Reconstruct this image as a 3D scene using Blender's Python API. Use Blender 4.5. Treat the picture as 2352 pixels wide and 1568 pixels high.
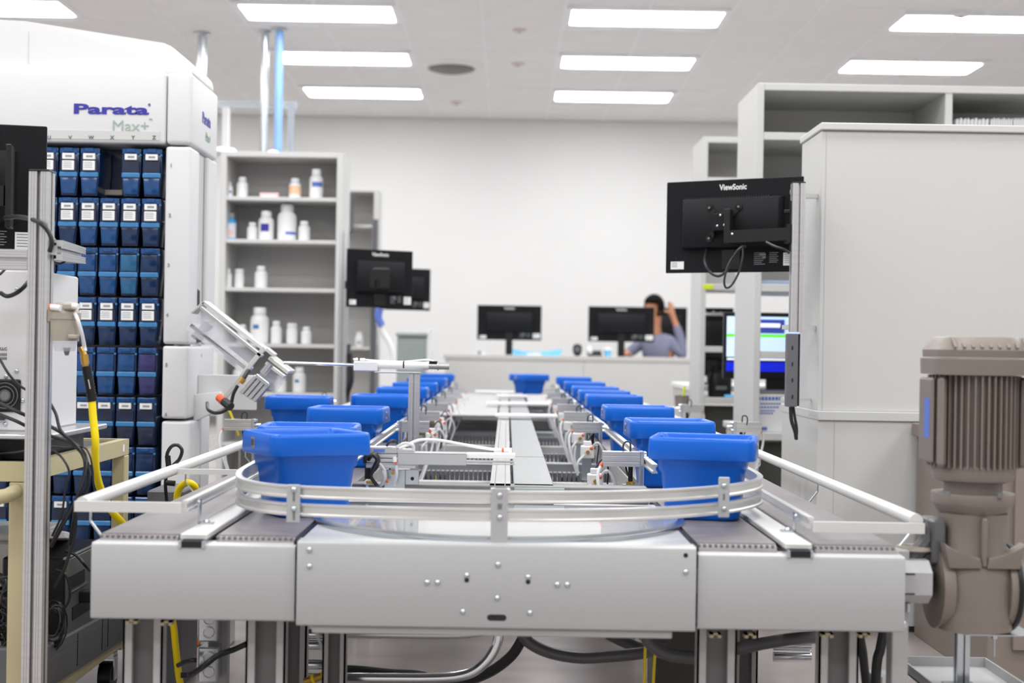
import bpy, bmesh, math, random
from mathutils import Vector, Matrix
random.seed(7)
V = Vector
scene = bpy.context.scene
COL = scene.collection
for o in list(bpy.data.objects):
    bpy.data.objects.remove(o, do_unlink=True)

# ---------------------------------------------------------------- camera, world, light, exposure
F, VU, VV, ROLL, CZ = 3267.0, 1165.0, 797.0, 0.016, 0.90
cam_d = bpy.data.cameras.new('camera')
cam = bpy.data.objects.new('camera', cam_d)
COL.objects.link(cam)
cam_d.lens = 50.0
cam_d.sensor_width = 36.0
cam_d.shift_x = (1176 - VU) / 2352
cam_d.shift_y = (VV - 784) / 2352
cam_d.clip_start = 0.05
cam_d.dof.use_dof = True
cam_d.dof.focus_distance = 3.55
cam_d.dof.aperture_fstop = 3.4
cam.matrix_world = Matrix.Translation((0, 0, CZ)) @ (Matrix.Rotation(math.pi / 2, 4, 'X') @ Matrix.Rotation(ROLL, 4, 'Z'))
scene.camera = cam

world = bpy.data.worlds.new('world')
scene.world = world
world.use_nodes = True
world.node_tree.nodes['Background'].inputs[0].default_value = (1, 1, 1, 1)
world.node_tree.nodes['Background'].inputs[1].default_value = 0.3
scene.view_settings.view_transform = 'Standard'
scene.view_settings.look = 'None'
scene.view_settings.gamma = 1.0
scene.view_settings.use_curve_mapping = False
scene.view_settings.exposure = 0.06
PANEL_EMIT = 15.0
ROW_Y = [10.85 + 1.7 * k for k in range(-7, 3)]
COL_X = [-3.97, -1.478, 1.016, 3.51]
CEIL = 3.43
# the rows of ceiling panels nearer than the picture shows
for yy in ROW_Y[:7]:
    for xx in COL_X:
        ld = bpy.data.lights.new('ceiling_panel_light', 'AREA')
        ld.shape = 'RECTANGLE'
        ld.size, ld.size_y = 1.2, 0.56
        ld.energy = PANEL_EMIT * 1.2 * 0.56 * math.pi * 0.9
        ld.color = (0.985, 0.99, 1.0)
        lo = bpy.data.objects.new('ceiling_panel_light', ld)
        lo.location = (xx, yy, CEIL - 0.01)
        COL.objects.link(lo)

def A(u, v, Y):
    du, dv = u - VU, v - VV
    return V(((du + ROLL * dv) / F * Y, Y, CZ - (dv - ROLL * du) / F * Y))

# ---------------------------------------------------------------- materials
def lin(c):
    return tuple(((x / 255) / 12.92 if x / 255 <= 0.04045 else ((x / 255 + 0.055) / 1.055) ** 2.4) for x in c)
def mat(name, rgb, rough=0.5, metal=0.0, var=0.06, scale=6.0, bump=0.0, bscale=200.0, trans=0.0, alpha=1.0, emit=0.0, stretch=None, spec=0.5, coat=0.0):
    m = bpy.data.materials.new(name)
    m.use_nodes = True
    nt = m.node_tree
    b = nt.nodes['Principled BSDF']
    L = nt.links.new
    c = lin(rgb)
    tc = nt.nodes.new('ShaderNodeTexCoord')
    mp = nt.nodes.new('ShaderNodeMapping')
    L(tc.outputs['Object'], mp.inputs['Vector'])
    if stretch:
        mp.inputs['Scale'].default_value = stretch
    n = nt.nodes.new('ShaderNodeTexNoise')
    n.inputs['Scale'].default_value = scale
    n.inputs['Detail'].default_value = 3
    L(mp.outputs['Vector'], n.inputs['Vector'])
    r = nt.nodes.new('ShaderNodeValToRGB')
    r.color_ramp.elements[0].position = 0.3
    r.color_ramp.elements[1].position = 0.7
    r.color_ramp.elements[0].color = tuple(x * (1 - var) for x in c) + (1,)
    r.color_ramp.elements[1].color = tuple(min(1, x * (1 + var)) for x in c) + (1,)
    L(n.outputs['Fac'], r.inputs['Fac'])
    L(r.outputs['Color'], b.inputs['Base Color'])
    b.inputs['Roughness'].default_value = rough
    b.inputs['Metallic'].default_value = metal
    b.inputs['Transmission Weight'].default_value = trans
    b.inputs['Alpha'].default_value = alpha
    b.inputs['Specular IOR Level'].default_value = spec
    b.inputs['Coat Weight'].default_value = coat
    if bump:
        n2 = nt.nodes.new('ShaderNodeTexNoise')
        n2.inputs['Scale'].default_value = bscale
        L(mp.outputs['Vector'], n2.inputs['Vector'])
        bp = nt.nodes.new('ShaderNodeBump')
        bp.inputs['Strength'].default_value = bump
        bp.inputs['Distance'].default_value = 0.002
        L(n2.outputs['Fac'], bp.inputs['Height'])
        L(bp.outputs['Normal'], b.inputs['Normal'])
    if emit:
        b.inputs['Emission Strength'].default_value = emit
        b.inputs['Emission Color'].default_value = c + (1,)
    return m

M = dict(
    wall=mat('white_wall_paint', (224, 224, 223), 0.7, var=0.01, scale=1.5),
    tile=mat('ceiling_tile', (238, 238, 237), 0.85, var=0.02, scale=3, bump=0.2, bscale=90),
    grid=mat('ceiling_grid_white', (242, 242, 244), 0.5, var=0.01),
    floor=mat('floor_vinyl', (158, 150, 147), 0.22, var=0.3, scale=1.3),
    light=mat('light_diffuser', (253, 254, 255), 0.4, emit=PANEL_EMIT, var=0.0),
    silver=mat('aluminium', (205, 205, 206), 0.32, metal=0.85, var=0.05, scale=3, stretch=(1, 1, 40)),
    rail=mat('guide_rail_aluminium', (222, 222, 220), 0.3, metal=0.75, var=0.10, scale=5),
    zinc=mat('zinc_steel', (196, 202, 208), 0.25, metal=0.95, var=0.05),
    chrome=mat('polished_steel', (215, 218, 222), 0.12, metal=1.0, var=0.03),
    panel=mat('grey_painted_steel', (172, 173, 174), 0.42, var=0.015, scale=2, bump=0.05, bscale=300),
    frame=mat('grey_frame_paint', (168, 168, 168), 0.45, var=0.03),
    framed=mat('dark_grey_frame', (112, 112, 112), 0.5, var=0.05),
    belt=mat('modular_belt_plastic', (122, 117, 118), 0.45, var=0.16, scale=14, stretch=(1, .2, 1)),
    uhmw=mat('white_plastic_strip', (206, 206, 203), 0.35, var=0.02),
    wirem=mat('wireway_paint', (136, 138, 139), 0.45, var=0.015),
    disc=mat('clear_coated_disc', (178, 178, 179), 0.1, var=0.03, scale=4, coat=0.6),
    blue=mat('blue_tote_plastic', (0, 95, 200), 0.3, var=0.04, scale=8, bump=0.03, bscale=60, spec=0.35),
    black=mat('black_plastic', (20, 20, 22), 0.4, var=0.06, spec=0.35),
    monb=mat('monitor_back_plastic', (20, 20, 23), 0.55, var=0.05, bump=0.15, bscale=500, spec=0.16),
    monh=mat('monitor_housing_plastic', (24, 24, 27), 0.5, var=0.05, bump=0.15, bscale=500, spec=0.18),
    cable=mat('black_cable', (26, 26, 30), 0.4, var=0.1),
    greyc=mat('grey_conduit', (92, 92, 94), 0.35, var=0.05),
    white=mat('white_plastic', (228, 228, 229), 0.35, var=0.01),
    whitem=mat('white_powder_coat', (213, 213, 214), 0.4, var=0.01),
    grey=mat('light_grey_laminate', (196, 196, 194), 0.5, var=0.02, scale=1.5),
    greyb=mat('shelf_back_grey', (192, 191, 189), 0.6, var=0.03, scale=1.5),
    taupe=mat('taupe_laminate', (134, 123, 115), 0.5, var=0.03),
    motor=mat('motor_brown_grey', (122, 113, 105), 0.42, var=0.06, scale=9),
    beige=mat('beige_cart_enamel', (188, 178, 140), 0.38, var=0.05),
    matb=mat('dark_cart_mat', (66, 64, 64), 0.75, var=0.15, scale=60, bump=0.4, bscale=300),
    yellow=mat('yellow_hose', (254, 224, 8), 0.32, var=0.03),
    brass=mat('brass', (200, 160, 80), 0.3, metal=0.9, var=0.06),
    orange=mat('orange_collet', (222, 92, 44), 0.4),
    clear=mat('clear_tubing', (225, 228, 230), 0.15, alpha=0.6, var=0.02),
    acryl=mat('clear_acrylic', (226, 226, 236), 0.08, alpha=0.35, var=0.02),
    celld=mat('cell_dark_blue', (3, 38, 78), 0.2, var=0.25, scale=25, coat=0.4),
    cellb=mat('cell_blue', (10, 66, 120), 0.2, var=0.25, scale=30, coat=0.4),
    celll=mat('cell_light_blue', (56, 122, 176), 0.2, var=0.12, scale=30, coat=0.4),
    celln=mat('cell_navy', (16, 32, 60), 0.25, var=0.2, scale=20, coat=0.4),
    cellg=mat('cell_contents_teal', (26, 88, 128), 0.25, var=0.3, scale=30, coat=0.4),
    cellp=mat('cell_contents_plum', (44, 42, 96), 0.25, var=0.3, scale=30, coat=0.4),
    cellk=mat('cell_slot_dark', (12, 14, 24), 0.5),
    paper=mat('label_paper', (232, 232, 232), 0.6, var=0.02),
    ink=mat('label_ink', (60, 60, 70), 0.6),
    inkg=mat('printed_grey', (140, 142, 144), 0.6),
    logo=mat('logo_blue', (44, 44, 150), 0.45),
    logog=mat('logo_green', (150, 172, 160), 0.5),
    logow=mat('logo_silver', (232, 232, 232), 0.3, metal=0.2),
    regul=mat('regulator_beige_grey', (158, 150, 138), 0.5, var=0.04),
    sgrey=mat('equipment_grey', (96, 97, 102), 0.5, var=0.05),
    tower=mat('tower_rear_steel', (92, 98, 94), 0.45, var=0.05, metal=0.3),
    teal=mat('grey_green_bin', (150, 160, 158), 0.5),
    pipeb=mat('pale_blue_pipe', (126, 168, 226), 0.4),
    bpaper=mat('pale_blue_packaging', (110, 196, 244), 0.5),
    orangep=mat('orange_pink_label', (238, 196, 160), 0.5),
    pinkb=mat('pink_box_card', (226, 190, 190), 0.6),
    stripe=mat('label_blue_print', (84, 112, 190), 0.5),
    aqua=mat('aqua_label', (60, 160, 220), 0.45),
    green=mat('label_yellow_green', (206, 224, 40), 0.5),
    cardw=mat('white_card', (222, 222, 222), 0.6),
    screen=mat('lit_screen_pale', (190, 214, 250), 0.3, emit=0.9, var=0.0),
    screenb=mat('lit_screen_blue', (8, 28, 190), 0.3, emit=0.9, var=0.0),
    screenn=mat('lit_screen_navy', (50, 66, 150), 0.3, emit=0.8, var=0.0),
    screeng=mat('lit_screen_green', (96, 220, 20), 0.3, emit=0.9, var=0.0),
    screenw=mat('lit_screen_white', (230, 236, 250), 0.3, emit=0.9, var=0.0),
    skin=mat('skin', (178, 122, 92), 0.5, var=0.04),
    hair=mat('dark_hair', (16, 12, 12), 0.7, var=0.2, scale=60, spec=0.1),
    shirt=mat('slate_shirt', (112, 114, 136), 0.8, var=0.08),
    trouser=mat('dark_trousers', (50, 52, 66), 0.8),
    vent=mat('vent_grey', (120, 118, 114), 0.6),  # plain grey of the air diffuser dish
    pinkd=mat('pink_detector', (214, 196, 192), 0.5),
    duct=mat('slotted_duct_grey', (96, 98, 105), 0.5),
    steelb=mat('blue_grey_plastic', (148, 164, 190), 0.5),
    olive=mat('olive_grey_box', (70, 70, 64), 0.5),
)

# ---------------------------------------------------------------- mesh helpers
WLOC = {}
class MB:
    def __init__(s):
        s.bm = bmesh.new()
    def _xf(s, verts, m):
        if m is not None:
            bmesh.ops.transform(s.bm, matrix=m, verts=verts)
    def hexa(s, p, bevel=0.0, seg=1):
        """eight corners: bottom four then top four"""
        vs = [s.bm.verts.new(q) for q in p]
        fs = [s.bm.faces.new([vs[i] for i in f]) for f in ((3, 2, 1, 0), (4, 5, 6, 7), (0, 1, 5, 4), (1, 2, 6, 5), (2, 3, 7, 6), (3, 0, 4, 7))]
        if bevel:
            es = list({e for f in fs for e in f.edges})
            bmesh.ops.bevel(s.bm, geom=es, offset=bevel, segments=seg, affect='EDGES', profile=0.6)
        return s
    def box(s, a, b, bevel=0.0, seg=1, m=None):
        x0, x1 = sorted((a[0], b[0])); y0, y1 = sorted((a[1], b[1])); z0, z1 = sorted((a[2], b[2]))
        p = [V(q) for q in ((x0, y0, z0), (x1, y0, z0), (x1, y1, z0), (x0, y1, z0), (x0, y0, z1), (x1, y0, z1), (x1, y1, z1), (x0, y1, z1))]
        if m is not None:
            p = [m @ q for q in p]
        return s.hexa(p, bevel, seg)
    def cbox(s, c, d, bevel=0.0, seg=1, m=None):
        return s.box([c[i] - d[i] / 2 for i in range(3)], [c[i] + d[i] / 2 for i in range(3)], bevel, seg, m)
    def loft(s, rings, closed=True, cap=True):
        rv = [[s.bm.verts.new(p) for p in r] for r in rings]
        n = len(rv[0])
        for a, b in zip(rv, rv[1:]):
            for i in range(n if closed else n - 1):
                j = (i + 1) % n
                s.bm.faces.new((a[i], a[j], b[j], b[i]))
        if cap and closed:
            s.bm.faces.new(list(reversed(rv[0])))
            s.bm.faces.new(rv[-1])
        return s
    def sweep(s, path, sec, up=(0, 0, 1), cap=True):
        """section points (a, b): a to the side, b up; frames carried along the path"""
        path = [V(p) for p in path]
        up = V(up)
        rings = []
        side = None
        for i, p in enumerate(path):
            t = (path[min(i + 1, len(path) - 1)] - path[max(i - 1, 0)]).normalized()
            if side is None:
                u0 = up if abs(t.dot(up)) < 0.98 else V((0, 1, 0)) if abs(t.y) < 0.9 else V((1, 0, 0))
                side = t.cross(u0).normalized()
            else:
                side = (side - t * side.dot(t))
                side = side.normalized() if side.length > 1e-6 else t.orthogonal().normalized()
            w = side.cross(t).normalized()
            rings.append([p + side * a + w * b for a, b in sec])
        return s.loft(rings, cap=cap)
    def tube(s, path, r, n=8, smooth=0):
        if smooth:
            path = crom(path, smooth)
        sec = [(r * math.cos(2 * math.pi * i / n), r * math.sin(2 * math.pi * i / n)) for i in range(n)]
        return s.sweep(path, sec)
    def cyl(s, p0, p1, r, n=16, r2=None):
        p0, p1 = V(p0), V(p1)
        t = (p1 - p0).normalized()
        a = t.orthogonal().normalized(); b = t.cross(a)
        r2 = r if r2 is None else r2
        return s.loft([[p + (a * math.cos(2 * math.pi * i / n) + b * math.sin(2 * math.pi * i / n)) * q for i in range(n)] for p, q in ((p0, r), (p1, r2))])
    def lathe(s, prof, c=(0, 0, 0), axis='Z', n=24, sq=None):
        """prof = [(radius, height)...]; sq: superellipse power for squarish shapes"""
        rings = []
        for r, h in prof:
            ring = []
            for i in range(n):
                t = 2 * math.pi * (i + 0.5) / n
                k = r
                if sq:
                    k = r / ((abs(math.cos(t)) ** sq + abs(math.sin(t)) ** sq) ** (1 / sq))
                x, y = k * math.cos(t), k * math.sin(t)
                q = {'Z': (x, y, h), 'X': (h, x, y), 'Y': (y, h, x)}[axis]
                ring.append(V(q) + V(c))
            rings.append(ring)
        return s.loft(rings)
    def prism(s, poly, axis, lo, hi, bevel=0.0):
        """poly in the two other axes, in order (x,y) (x,z) or (y,z)"""
        def P(a, b, h):
            return {'X': V((h, a, b)), 'Y': V((a, h, b)), 'Z': V((a, b, h))}[axis]
        r = [[P(a, b, h) for a, b in poly] for h in (lo, hi)]
        n0 = len(s.bm.faces)
        s.loft(r)
        if bevel:
            s.bm.faces.ensure_lookup_table()
            es = list({e for f in s.bm.faces[n0:] for e in f.edges})
            bmesh.ops.bevel(s.bm, geom=es, offset=bevel, segments=2, affect='EDGES', profile=0.6)
        return s
    def mesh(s, name, m, origin=(0, 0, 0), ang=35):
        bm = s.bm
        bmesh.ops.recalc_face_normals(bm, faces=bm.faces)
        lim = math.radians(ang)
        for f in bm.faces:
            f.smooth = True
        for e in bm.edges:
            if len(e.link_faces) == 2:
                e.smooth = e.calc_face_angle(0) < lim
        me = bpy.data.meshes.new(name)
        o = V(origin)
        for v in bm.verts:
            v.co -= o
        bm.to_mesh(me)
        bm.free()
        if isinstance(m, str):
            m = M[m]
        me.materials.append(m)
        return me
    def build(s, name, m, parent=None, local=False, label=None, ang=35):
        """vertices in world coordinates (or the thing's own when local)"""
        org = V((0, 0, 0)) if (parent is None or local) else WLOC[parent.name]
        me = s.mesh(name, m, org, ang)
        o = bpy.data.objects.new(name, me)
        COL.objects.link(o)
        if parent is not None:
            o.parent = parent
            WLOC[o.name] = V((0, 0, 0)) if local else WLOC[parent.name]
        else:
            WLOC[o.name] = V((0, 0, 0))
        if label:
            o['label'] = label
        return o

def crom(pts, k=6):
    pts = [V(p) for p in pts]
    if len(pts) < 3:
        return pts
    P = [pts[0] * 2 - pts[1]] + pts + [pts[-1] * 2 - pts[-2]]
    out = []
    for i in range(1, len(P) - 2):
        for j in range(k):
            t = j / k
            a, b, c, d = P[i - 1:i + 3]
            out.append(0.5 * ((2 * b) + (c - a) * t + (2 * a - 5 * b + 4 * c - d) * t * t + (3 * b - a - 3 * c + d) * t ** 3))
    out.append(pts[-1])
    return out

def thing(name, label, cat, loc=(0, 0, 0), rz=0.0, group=None):
    o = bpy.data.objects.new(name, None)
    o.empty_display_size = 0.05
    COL.objects.link(o)
    o.location = loc
    o.rotation_euler = (0, 0, rz)
    o['label'] = label; o['category'] = cat
    if group: o['group'] = group
    WLOC[o.name] = V(loc)
    return o
def tag(o, label, cat, group=None, kind=None):
    o['label'] = label; o['category'] = cat
    if group: o['group'] = group
    if kind: o['kind'] = kind
    return o
def recentre(o):
    """a one-mesh thing: put its origin at its base"""
    me = o.data
    xs = [v.co for v in me.vertices]
    c = V(((min(v.x for v in xs) + max(v.x for v in xs)) / 2, (min(v.y for v in xs) + max(v.y for v in xs)) / 2, min(v.z for v in xs)))
    me.transform(Matrix.Translation(-c))
    o.location = c
    return o
def single(mb, name, m, label, cat, group=None, kind=None):
    o = mb.build(name, m)
    recentre(o)
    return tag(o, label, cat, group, kind)
def struct(o):
    o['kind'] = 'structure'
    return o
def place(me, name, parent, loc, rot=None):
    """a piece that shares its mesh; loc in world coordinates"""
    o = bpy.data.objects.new(name, me)
    COL.objects.link(o)
    o.parent = parent
    o.location = V(loc) - WLOC[parent.name]
    WLOC[o.name] = V(loc)
    if rot: o.rotation_euler = rot
    return o
def dup(root, loc, rz=None, label=None, group=None):
    r = root.copy(); COL.objects.link(r); r.location = loc
    if rz is not None: r.rotation_euler = (0, 0, rz)
    if label: r['label'] = label
    if group: r['group'] = group
    WLOC[r.name] = V(loc)
    for ch in list(root.children):
        c = ch.copy(); COL.objects.link(c); c.parent = r
        for g in list(ch.children):
            d = g.copy(); COL.objects.link(d); d.parent = c
    return r
def text(name, s, size, m, parent, loc, rot=(math.pi / 2, 0, 0), bold=0.0, xs=1.0, depth=0.0006, align='CENTER', local=False, shear=0.0):
    cu = bpy.data.curves.new(name, 'FONT')
    cu.body = s; cu.size = size; cu.extrude = depth; cu.offset = bold
    cu.align_x = align; cu.align_y = 'CENTER'; cu.shear = shear; cu.resolution_u = 3
    tmp = bpy.data.objects.new(name, cu)
    COL.objects.link(tmp)
    dg = bpy.context.evaluated_depsgraph_get()
    me = bpy.data.meshes.new_from_object(tmp.evaluated_get(dg))
    bpy.data.objects.remove(tmp, do_unlink=True)
    me.transform(Matrix.Diagonal((xs, 1, 1, 1)))
    me.materials.clear(); me.materials.append(M[m])
    o = bpy.data.objects.new(name, me)
    COL.objects.link(o)
    o.parent = parent
    o.location = V(loc) if local else V(loc) - WLOC[parent.name]
    o.rotation_euler = rot
    return o

# extrusion section with a T slot in each side
def tslot(s=0.04, w=0.008, d=0.011):
    h = s / 2
    q = [(-h, -h), (-w / 2, -h), (-w / 2, -h + 0.003), (-w, -h + 0.003), (-w, -h + d), (w, -h + d), (w, -h + 0.003), (w / 2, -h + 0.003), (w / 2, -h)]
    out = []
    for k in range(4):
        c, sn = math.cos(k * math.pi / 2), math.sin(k * math.pi / 2)
        out += [(c * a - sn * b, sn * a + c * b) for a, b in q]
    return out
def ribbed(s=0.04, w=0.008, d=0.011):
    """T-slot section with shallow grooves along each face"""
    h = s / 2
    def g(x): return [(x - 0.0012, -h), (x - 0.0008, -h + 0.0012), (x + 0.0008, -h + 0.0012), (x + 0.0012, -h)]
    q = [(-h, -h)] + g(-0.014) + g(-0.009) + [(-w / 2, -h), (-w / 2, -h + 0.003), (-w, -h + 0.003), (-w, -h + d), (w, -h + d), (w, -h + 0.003), (w / 2, -h + 0.003), (w / 2, -h)] + g(0.009) + g(0.014)
    out = []
    for k in range(4):
        c, sn = math.cos(k * math.pi / 2), math.sin(k * math.pi / 2)
        out += [(c * a - sn * b, sn * a + c * b) for a, b in q]
    return out
def rrect(lx, ly, r, z, n=5, cx=0, cy=0):
    pts = []
    for qx, qy, a0 in ((1, 1, 0), (-1, 1, 90), (-1, -1, 180), (1, -1, 270)):
        for i in range(n):
            a = math.radians(a0 + 90 * i / (n - 1))
            pts.append(V((cx + qx * (lx / 2 - r) + r * math.cos(a), cy + qy * (ly / 2 - r) + r * math.sin(a), z)))
    return pts
def bolt_mesh(r=0.0052, h=0.0045, name='bolt', m='zinc'):
    """button head facing -y"""
    mb = MB()
    mb.lathe([(r, 0), (r * 0.98, -h * 0.25), (r * 0.85, -h * 0.62), (r * 0.55, -h * 0.92), (r * 0.38, -h), (r * 0.30, -h * 0.5), (0.0004, -h * 0.45)], axis='Y', n=14)
    return mb.mesh(name, m)
BOLT = bolt_mesh()
BOLTS = bolt_mesh(0.0035, 0.003)
def bolt_top(r, name='bolt', m='zinc'):
    mb = MB(); mb.lathe([(r, 0), (r * .98, r * .25), (r * .8, r * .55), (r * .4, r * .8), (.0003, r * .82)], n=12)
    return mb.mesh(name, m)
BOLT_UP = bolt_top(0.006)

# ---------------------------------------------------------------- room
W0, W1, Y0, Y1 = -6.4, 6.4, -3.2, 15.75
o = struct(MB().box((W0 - .1, Y0 - .1, -.1), (W1 + .1, Y1 + .1, 0)).build('floor', 'floor'))
ceil = struct(MB().box((W0 - .1, Y0 - .1, CEIL + .012), (W1 + .1, Y1 + .1, CEIL + .12)).build('ceiling', 'tile'))
struct(MB().box((W0, Y1, 0), (W1, Y1 + .1, CEIL + .012)).build('wall_back', 'wall'))
struct(MB().box((W0, Y0 - .1, 0), (W1, Y0, CEIL + .012)).build('wall_front', 'wall'))
struct(MB().box((W0 - .1, Y0, 0), (W0, Y1, CEIL + .012)).build('wall_left', 'wall'))
struct(MB().box((W1, Y0, 0), (W1 + .1, Y1, CEIL + .012)).build('wall_right', 'wall'))
struct(MB().box((W0, Y1 - .015, 0), (W1, Y1, .1)).build('baseboard_back', 'framed'))
# ceiling grid: tiles two feet wide, four feet long across the room
TW = 0.6235
gx0 = 1.016 - TW
gx = [gx0 + TW * k for k in range(-9, 10)]
TL = 0.85
gy = [10.85 - TL / 2 + TL * k for k in range(-2, 7) if 10.85 - TL / 2 + TL * k < Y1]
gy.append(Y1 - 0.01)
tile_cache = {}
def is_light(x0, y0, y1):
    for lx in COL_X:
        if lx - TW - .01 < x0 < lx + TW - .01 + .0:
            for ly in ROW_Y:
                if abs((y0 + y1) / 2 - ly) < .2: return True
    return False
for i in range(len(gx) - 1):
    for j in range(len(gy) - 1):
        x0, x1, y0, y1 = gx[i], gx[i + 1], gy[j], gy[j + 1]
        if is_light(x0, y0, y1): continue
        k = round(y1 - y0, 3)
        if k not in tile_cache:
            mb = MB(); mb.box((-(x1 - x0) / 2 + .012, -(y1 - y0) / 2 + .012, -.006), ((x1 - x0) / 2 - .012, (y1 - y0) / 2 - .012, .0115), .002)
            tile_cache[k] = mb.mesh('ceiling_tile', 'tile')
        place(tile_cache[k], 'ceiling_tile', ceil, ((x0 + x1) / 2, (y0 + y1) / 2, CEIL))
for x in gx:
    MB().box((x - .012, gy[0], CEIL - .008), (x + .012, Y1 - .01, CEIL + .0115)).build('grid_bar', 'grid', ceil)
for y in gy[:-1]:
    MB().box((gx[0], y - .012, CEIL - .0085), (gx[-1], y + .012, CEIL + .011)).build('grid_bar', 'grid', ceil)
# ceiling light panels in view
first = None
nm_row = {7: 'front', 8: 'middle', 9: 'back'}
nm_col = ['far left', 'left', 'right', 'far right']
for r in (7, 8, 9):
    for c in range(4):
        lb = 'bright rectangular ceiling light panel, %s row in view, %s column' % (nm_row[r], nm_col[c])
        loc = (COL_X[c], ROW_Y[r], CEIL - .012)
        if first is None:
            t = thing('ceiling_light', lb, 'ceiling light', loc, 0, 'ceiling light panels')
            MB().loft([rrect(1.10, .43, .05, -.004), rrect(1.14, .47, .05, .003)]).build('diffuser', 'light', t, local=True)
            fr = MB()
            for a, b in (((-.615, -.3, 0), (-.57, .3, .018)), ((.57, -.3, 0), (.615, .3, .018)), ((-.57, -.3, 0), (.57, -.235, .018)), ((-.57, .235, 0), (.57, .3, .018))):
                fr.box(a, b)
            fr.build('frame', 'grid', t, local=True)
            first = t
        else:
            dup(first, loc, 0, lb)
# ceiling diffuser, sprinklers
t = thing('air_diffuser', 'round dark-slotted air diffuser in the ceiling between the light columns', 'air vent', A(1037, 157, 12.85))
t.location.z = CEIL - .005; WLOC[t.name] = V(t.location)
MB().lathe([(.3, .0), (.3, -.008), (.24, -.02), (.22, -.02), (.21, 0)], n=32).build('outer_ring', 'tile', t, local=True)
MB().lathe([(.2, -.002), (.2, -.03), (.13, -.05), (.001, -.055)], n=32).build('dish', 'vent', t, local=True)
for (u, v, Y, s) in ((1193, 68, 11.3, 'nearest the camera'), (1190, 145, 12.65, 'level with the air diffuser'), (1048, 236, 14.7, 'nearest the back wall')):
    p = A(u, v, Y)
    t = thing('fire_sprinkler', 'small round pale sprinkler head on the ceiling, %s' % s, 'sprinkler', (p.x, p.y, CEIL - .005), 0, 'ceiling sprinkler heads')
    MB().lathe([(.06, 0), (.055, -.012), (.02, -.016), (.001, -.017)], n=20).build('cover_plate', 'pinkd', t, local=True)
    MB().lathe([(.015, -.014), (.015, -.03), (.025, -.032), (.001, -.034)], n=14).build('nozzle', 'zinc', t, local=True)
p = A(2165, 42, 10.95)
t = thing('smoke_detector', 'small round smoke detector above the far right light panel', 'detector', (p.x, p.y - .45, CEIL - .005))
MB().lathe([(.07, 0), (.07, -.02), (.05, -.035), (.001, -.04)], n=24).build('housing', 'white', t, local=True)
MB().lathe([(.02, -.034), (.018, -.045), (.001, -.048)], n=14).build('sensor_cap', 'inkg', t, local=True)

# ---------------------------------------------------------------- conveyor
BZ = CZ - .345                      # belt surface
conv = thing('conveyor', 'grey steel tote conveyor loop with four belts and guide rails', 'conveyor', (0, 2.5, 0))
LX = [(-.722, -.582), (-.514, -.373)]       # left outer, left inner belt
RX = [(.346, .488), (.554, .702)]           # right inner, right outer belt
YE = 9.7
YF = 2.53
def end_panel(x0, x1, y, zt, zb, depth=.05):
    p = MB()
    # folded sheet: face, top flange and bottom flange
    sec = [(y + depth, zt), (y + .006, zt), (y + .002, zt - .002), (y, zt - .006), (y, zb + .006), (y + .002, zb + .002), (y + .006, zb), (y + depth, zb), (y + depth, zb + .003), (y + .006, zb + .003), (y + .003, zb + .006), (y + .003, zt - .006), (y + .006, zt - .003), (y + depth, zt - .003)]
    p.prism(sec, 'X', x0, x1)
    return p
ZL0, ZL1 = CZ - .355, CZ - .489
pl = end_panel(-.725, -.367, 2.5, ZL0, ZL1).build('end_panel', 'panel', conv)
pc = end_panel(-.362, .337, 2.49, CZ - .346, CZ - .494).build('end_panel', 'panel', conv)
pr = end_panel(.342, .706, 2.5, ZL0 - .003, ZL1 - .002).build('end_panel', 'panel', conv)
def front_pt(u, v, y=2.49): return A(u, v, y)
for (u, v) in ((711, 1262), (711, 1300), (981, 1337), (1005, 1337), (1072, 1321), (1144, 1296), (1213, 1325), (1280, 1342), (1303, 1342), (1142, 1373), (1063, 1404), (1217, 1407), (1575, 1313)):
    place(BOLT, 'bolt', pc, front_pt(u, v, 2.4905))
hm = MB(); hm.lathe([(.0042, .0), (.0042, -.0006), (.0001, -.0006)], axis='Y', n=14)
HOLE = hm.mesh('bolt_hole', 'cellk')
for (u, v) in ((1575, 1275), (1072, 1332), (1213, 1336)):
    place(HOLE, 'bolt_hole', pc, front_pt(u, v, 2.4902))
c = front_pt(1141, 1418, 2.4902)
sl = MB()
r = .0055
sl.loft([[V((c.x + sx * .0115 + r * math.cos(a), c.y - d, c.z + r * math.sin(a))) for sx, a in [(1, -math.pi / 2 + math.pi * i / 8) for i in range(9)] + [(-1, math.pi / 2 + math.pi * i / 8) for i in range(9)]] for d in (.0006, -.0004)])
sl.build('slot', 'cellk', pc)
# lower lip under the centre panel
MB().box((-.336, 2.5, CZ - .508), (.298, 2.56, CZ - .4945), .002).build('lower_lip', 'frame', conv)
for x0, x1 in ((-.725, -.7215), (.7025, .706)):
    pass
# side frames and inner frames, running the length
for x, nm in ((-.7255, 'side_frame'), (.7055, 'side_frame'), (-.3685, 'inner_frame'), (.3395, 'inner_frame')):
    f = MB()
    s = 1 if x in (-.7255, .3395) else -1
    f.box((x, 2.552, ZL1), (x + .004 * (1 if s > 0 else 1), YE, BZ - .012))
    f.box((x, 2.552, ZL1), (x + s * .03 + (.004 if s < 0 else 0), YE, ZL1 + .004))
    f.build(nm, 'panel' if nm == 'side_frame' else 'frame', conv)
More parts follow.
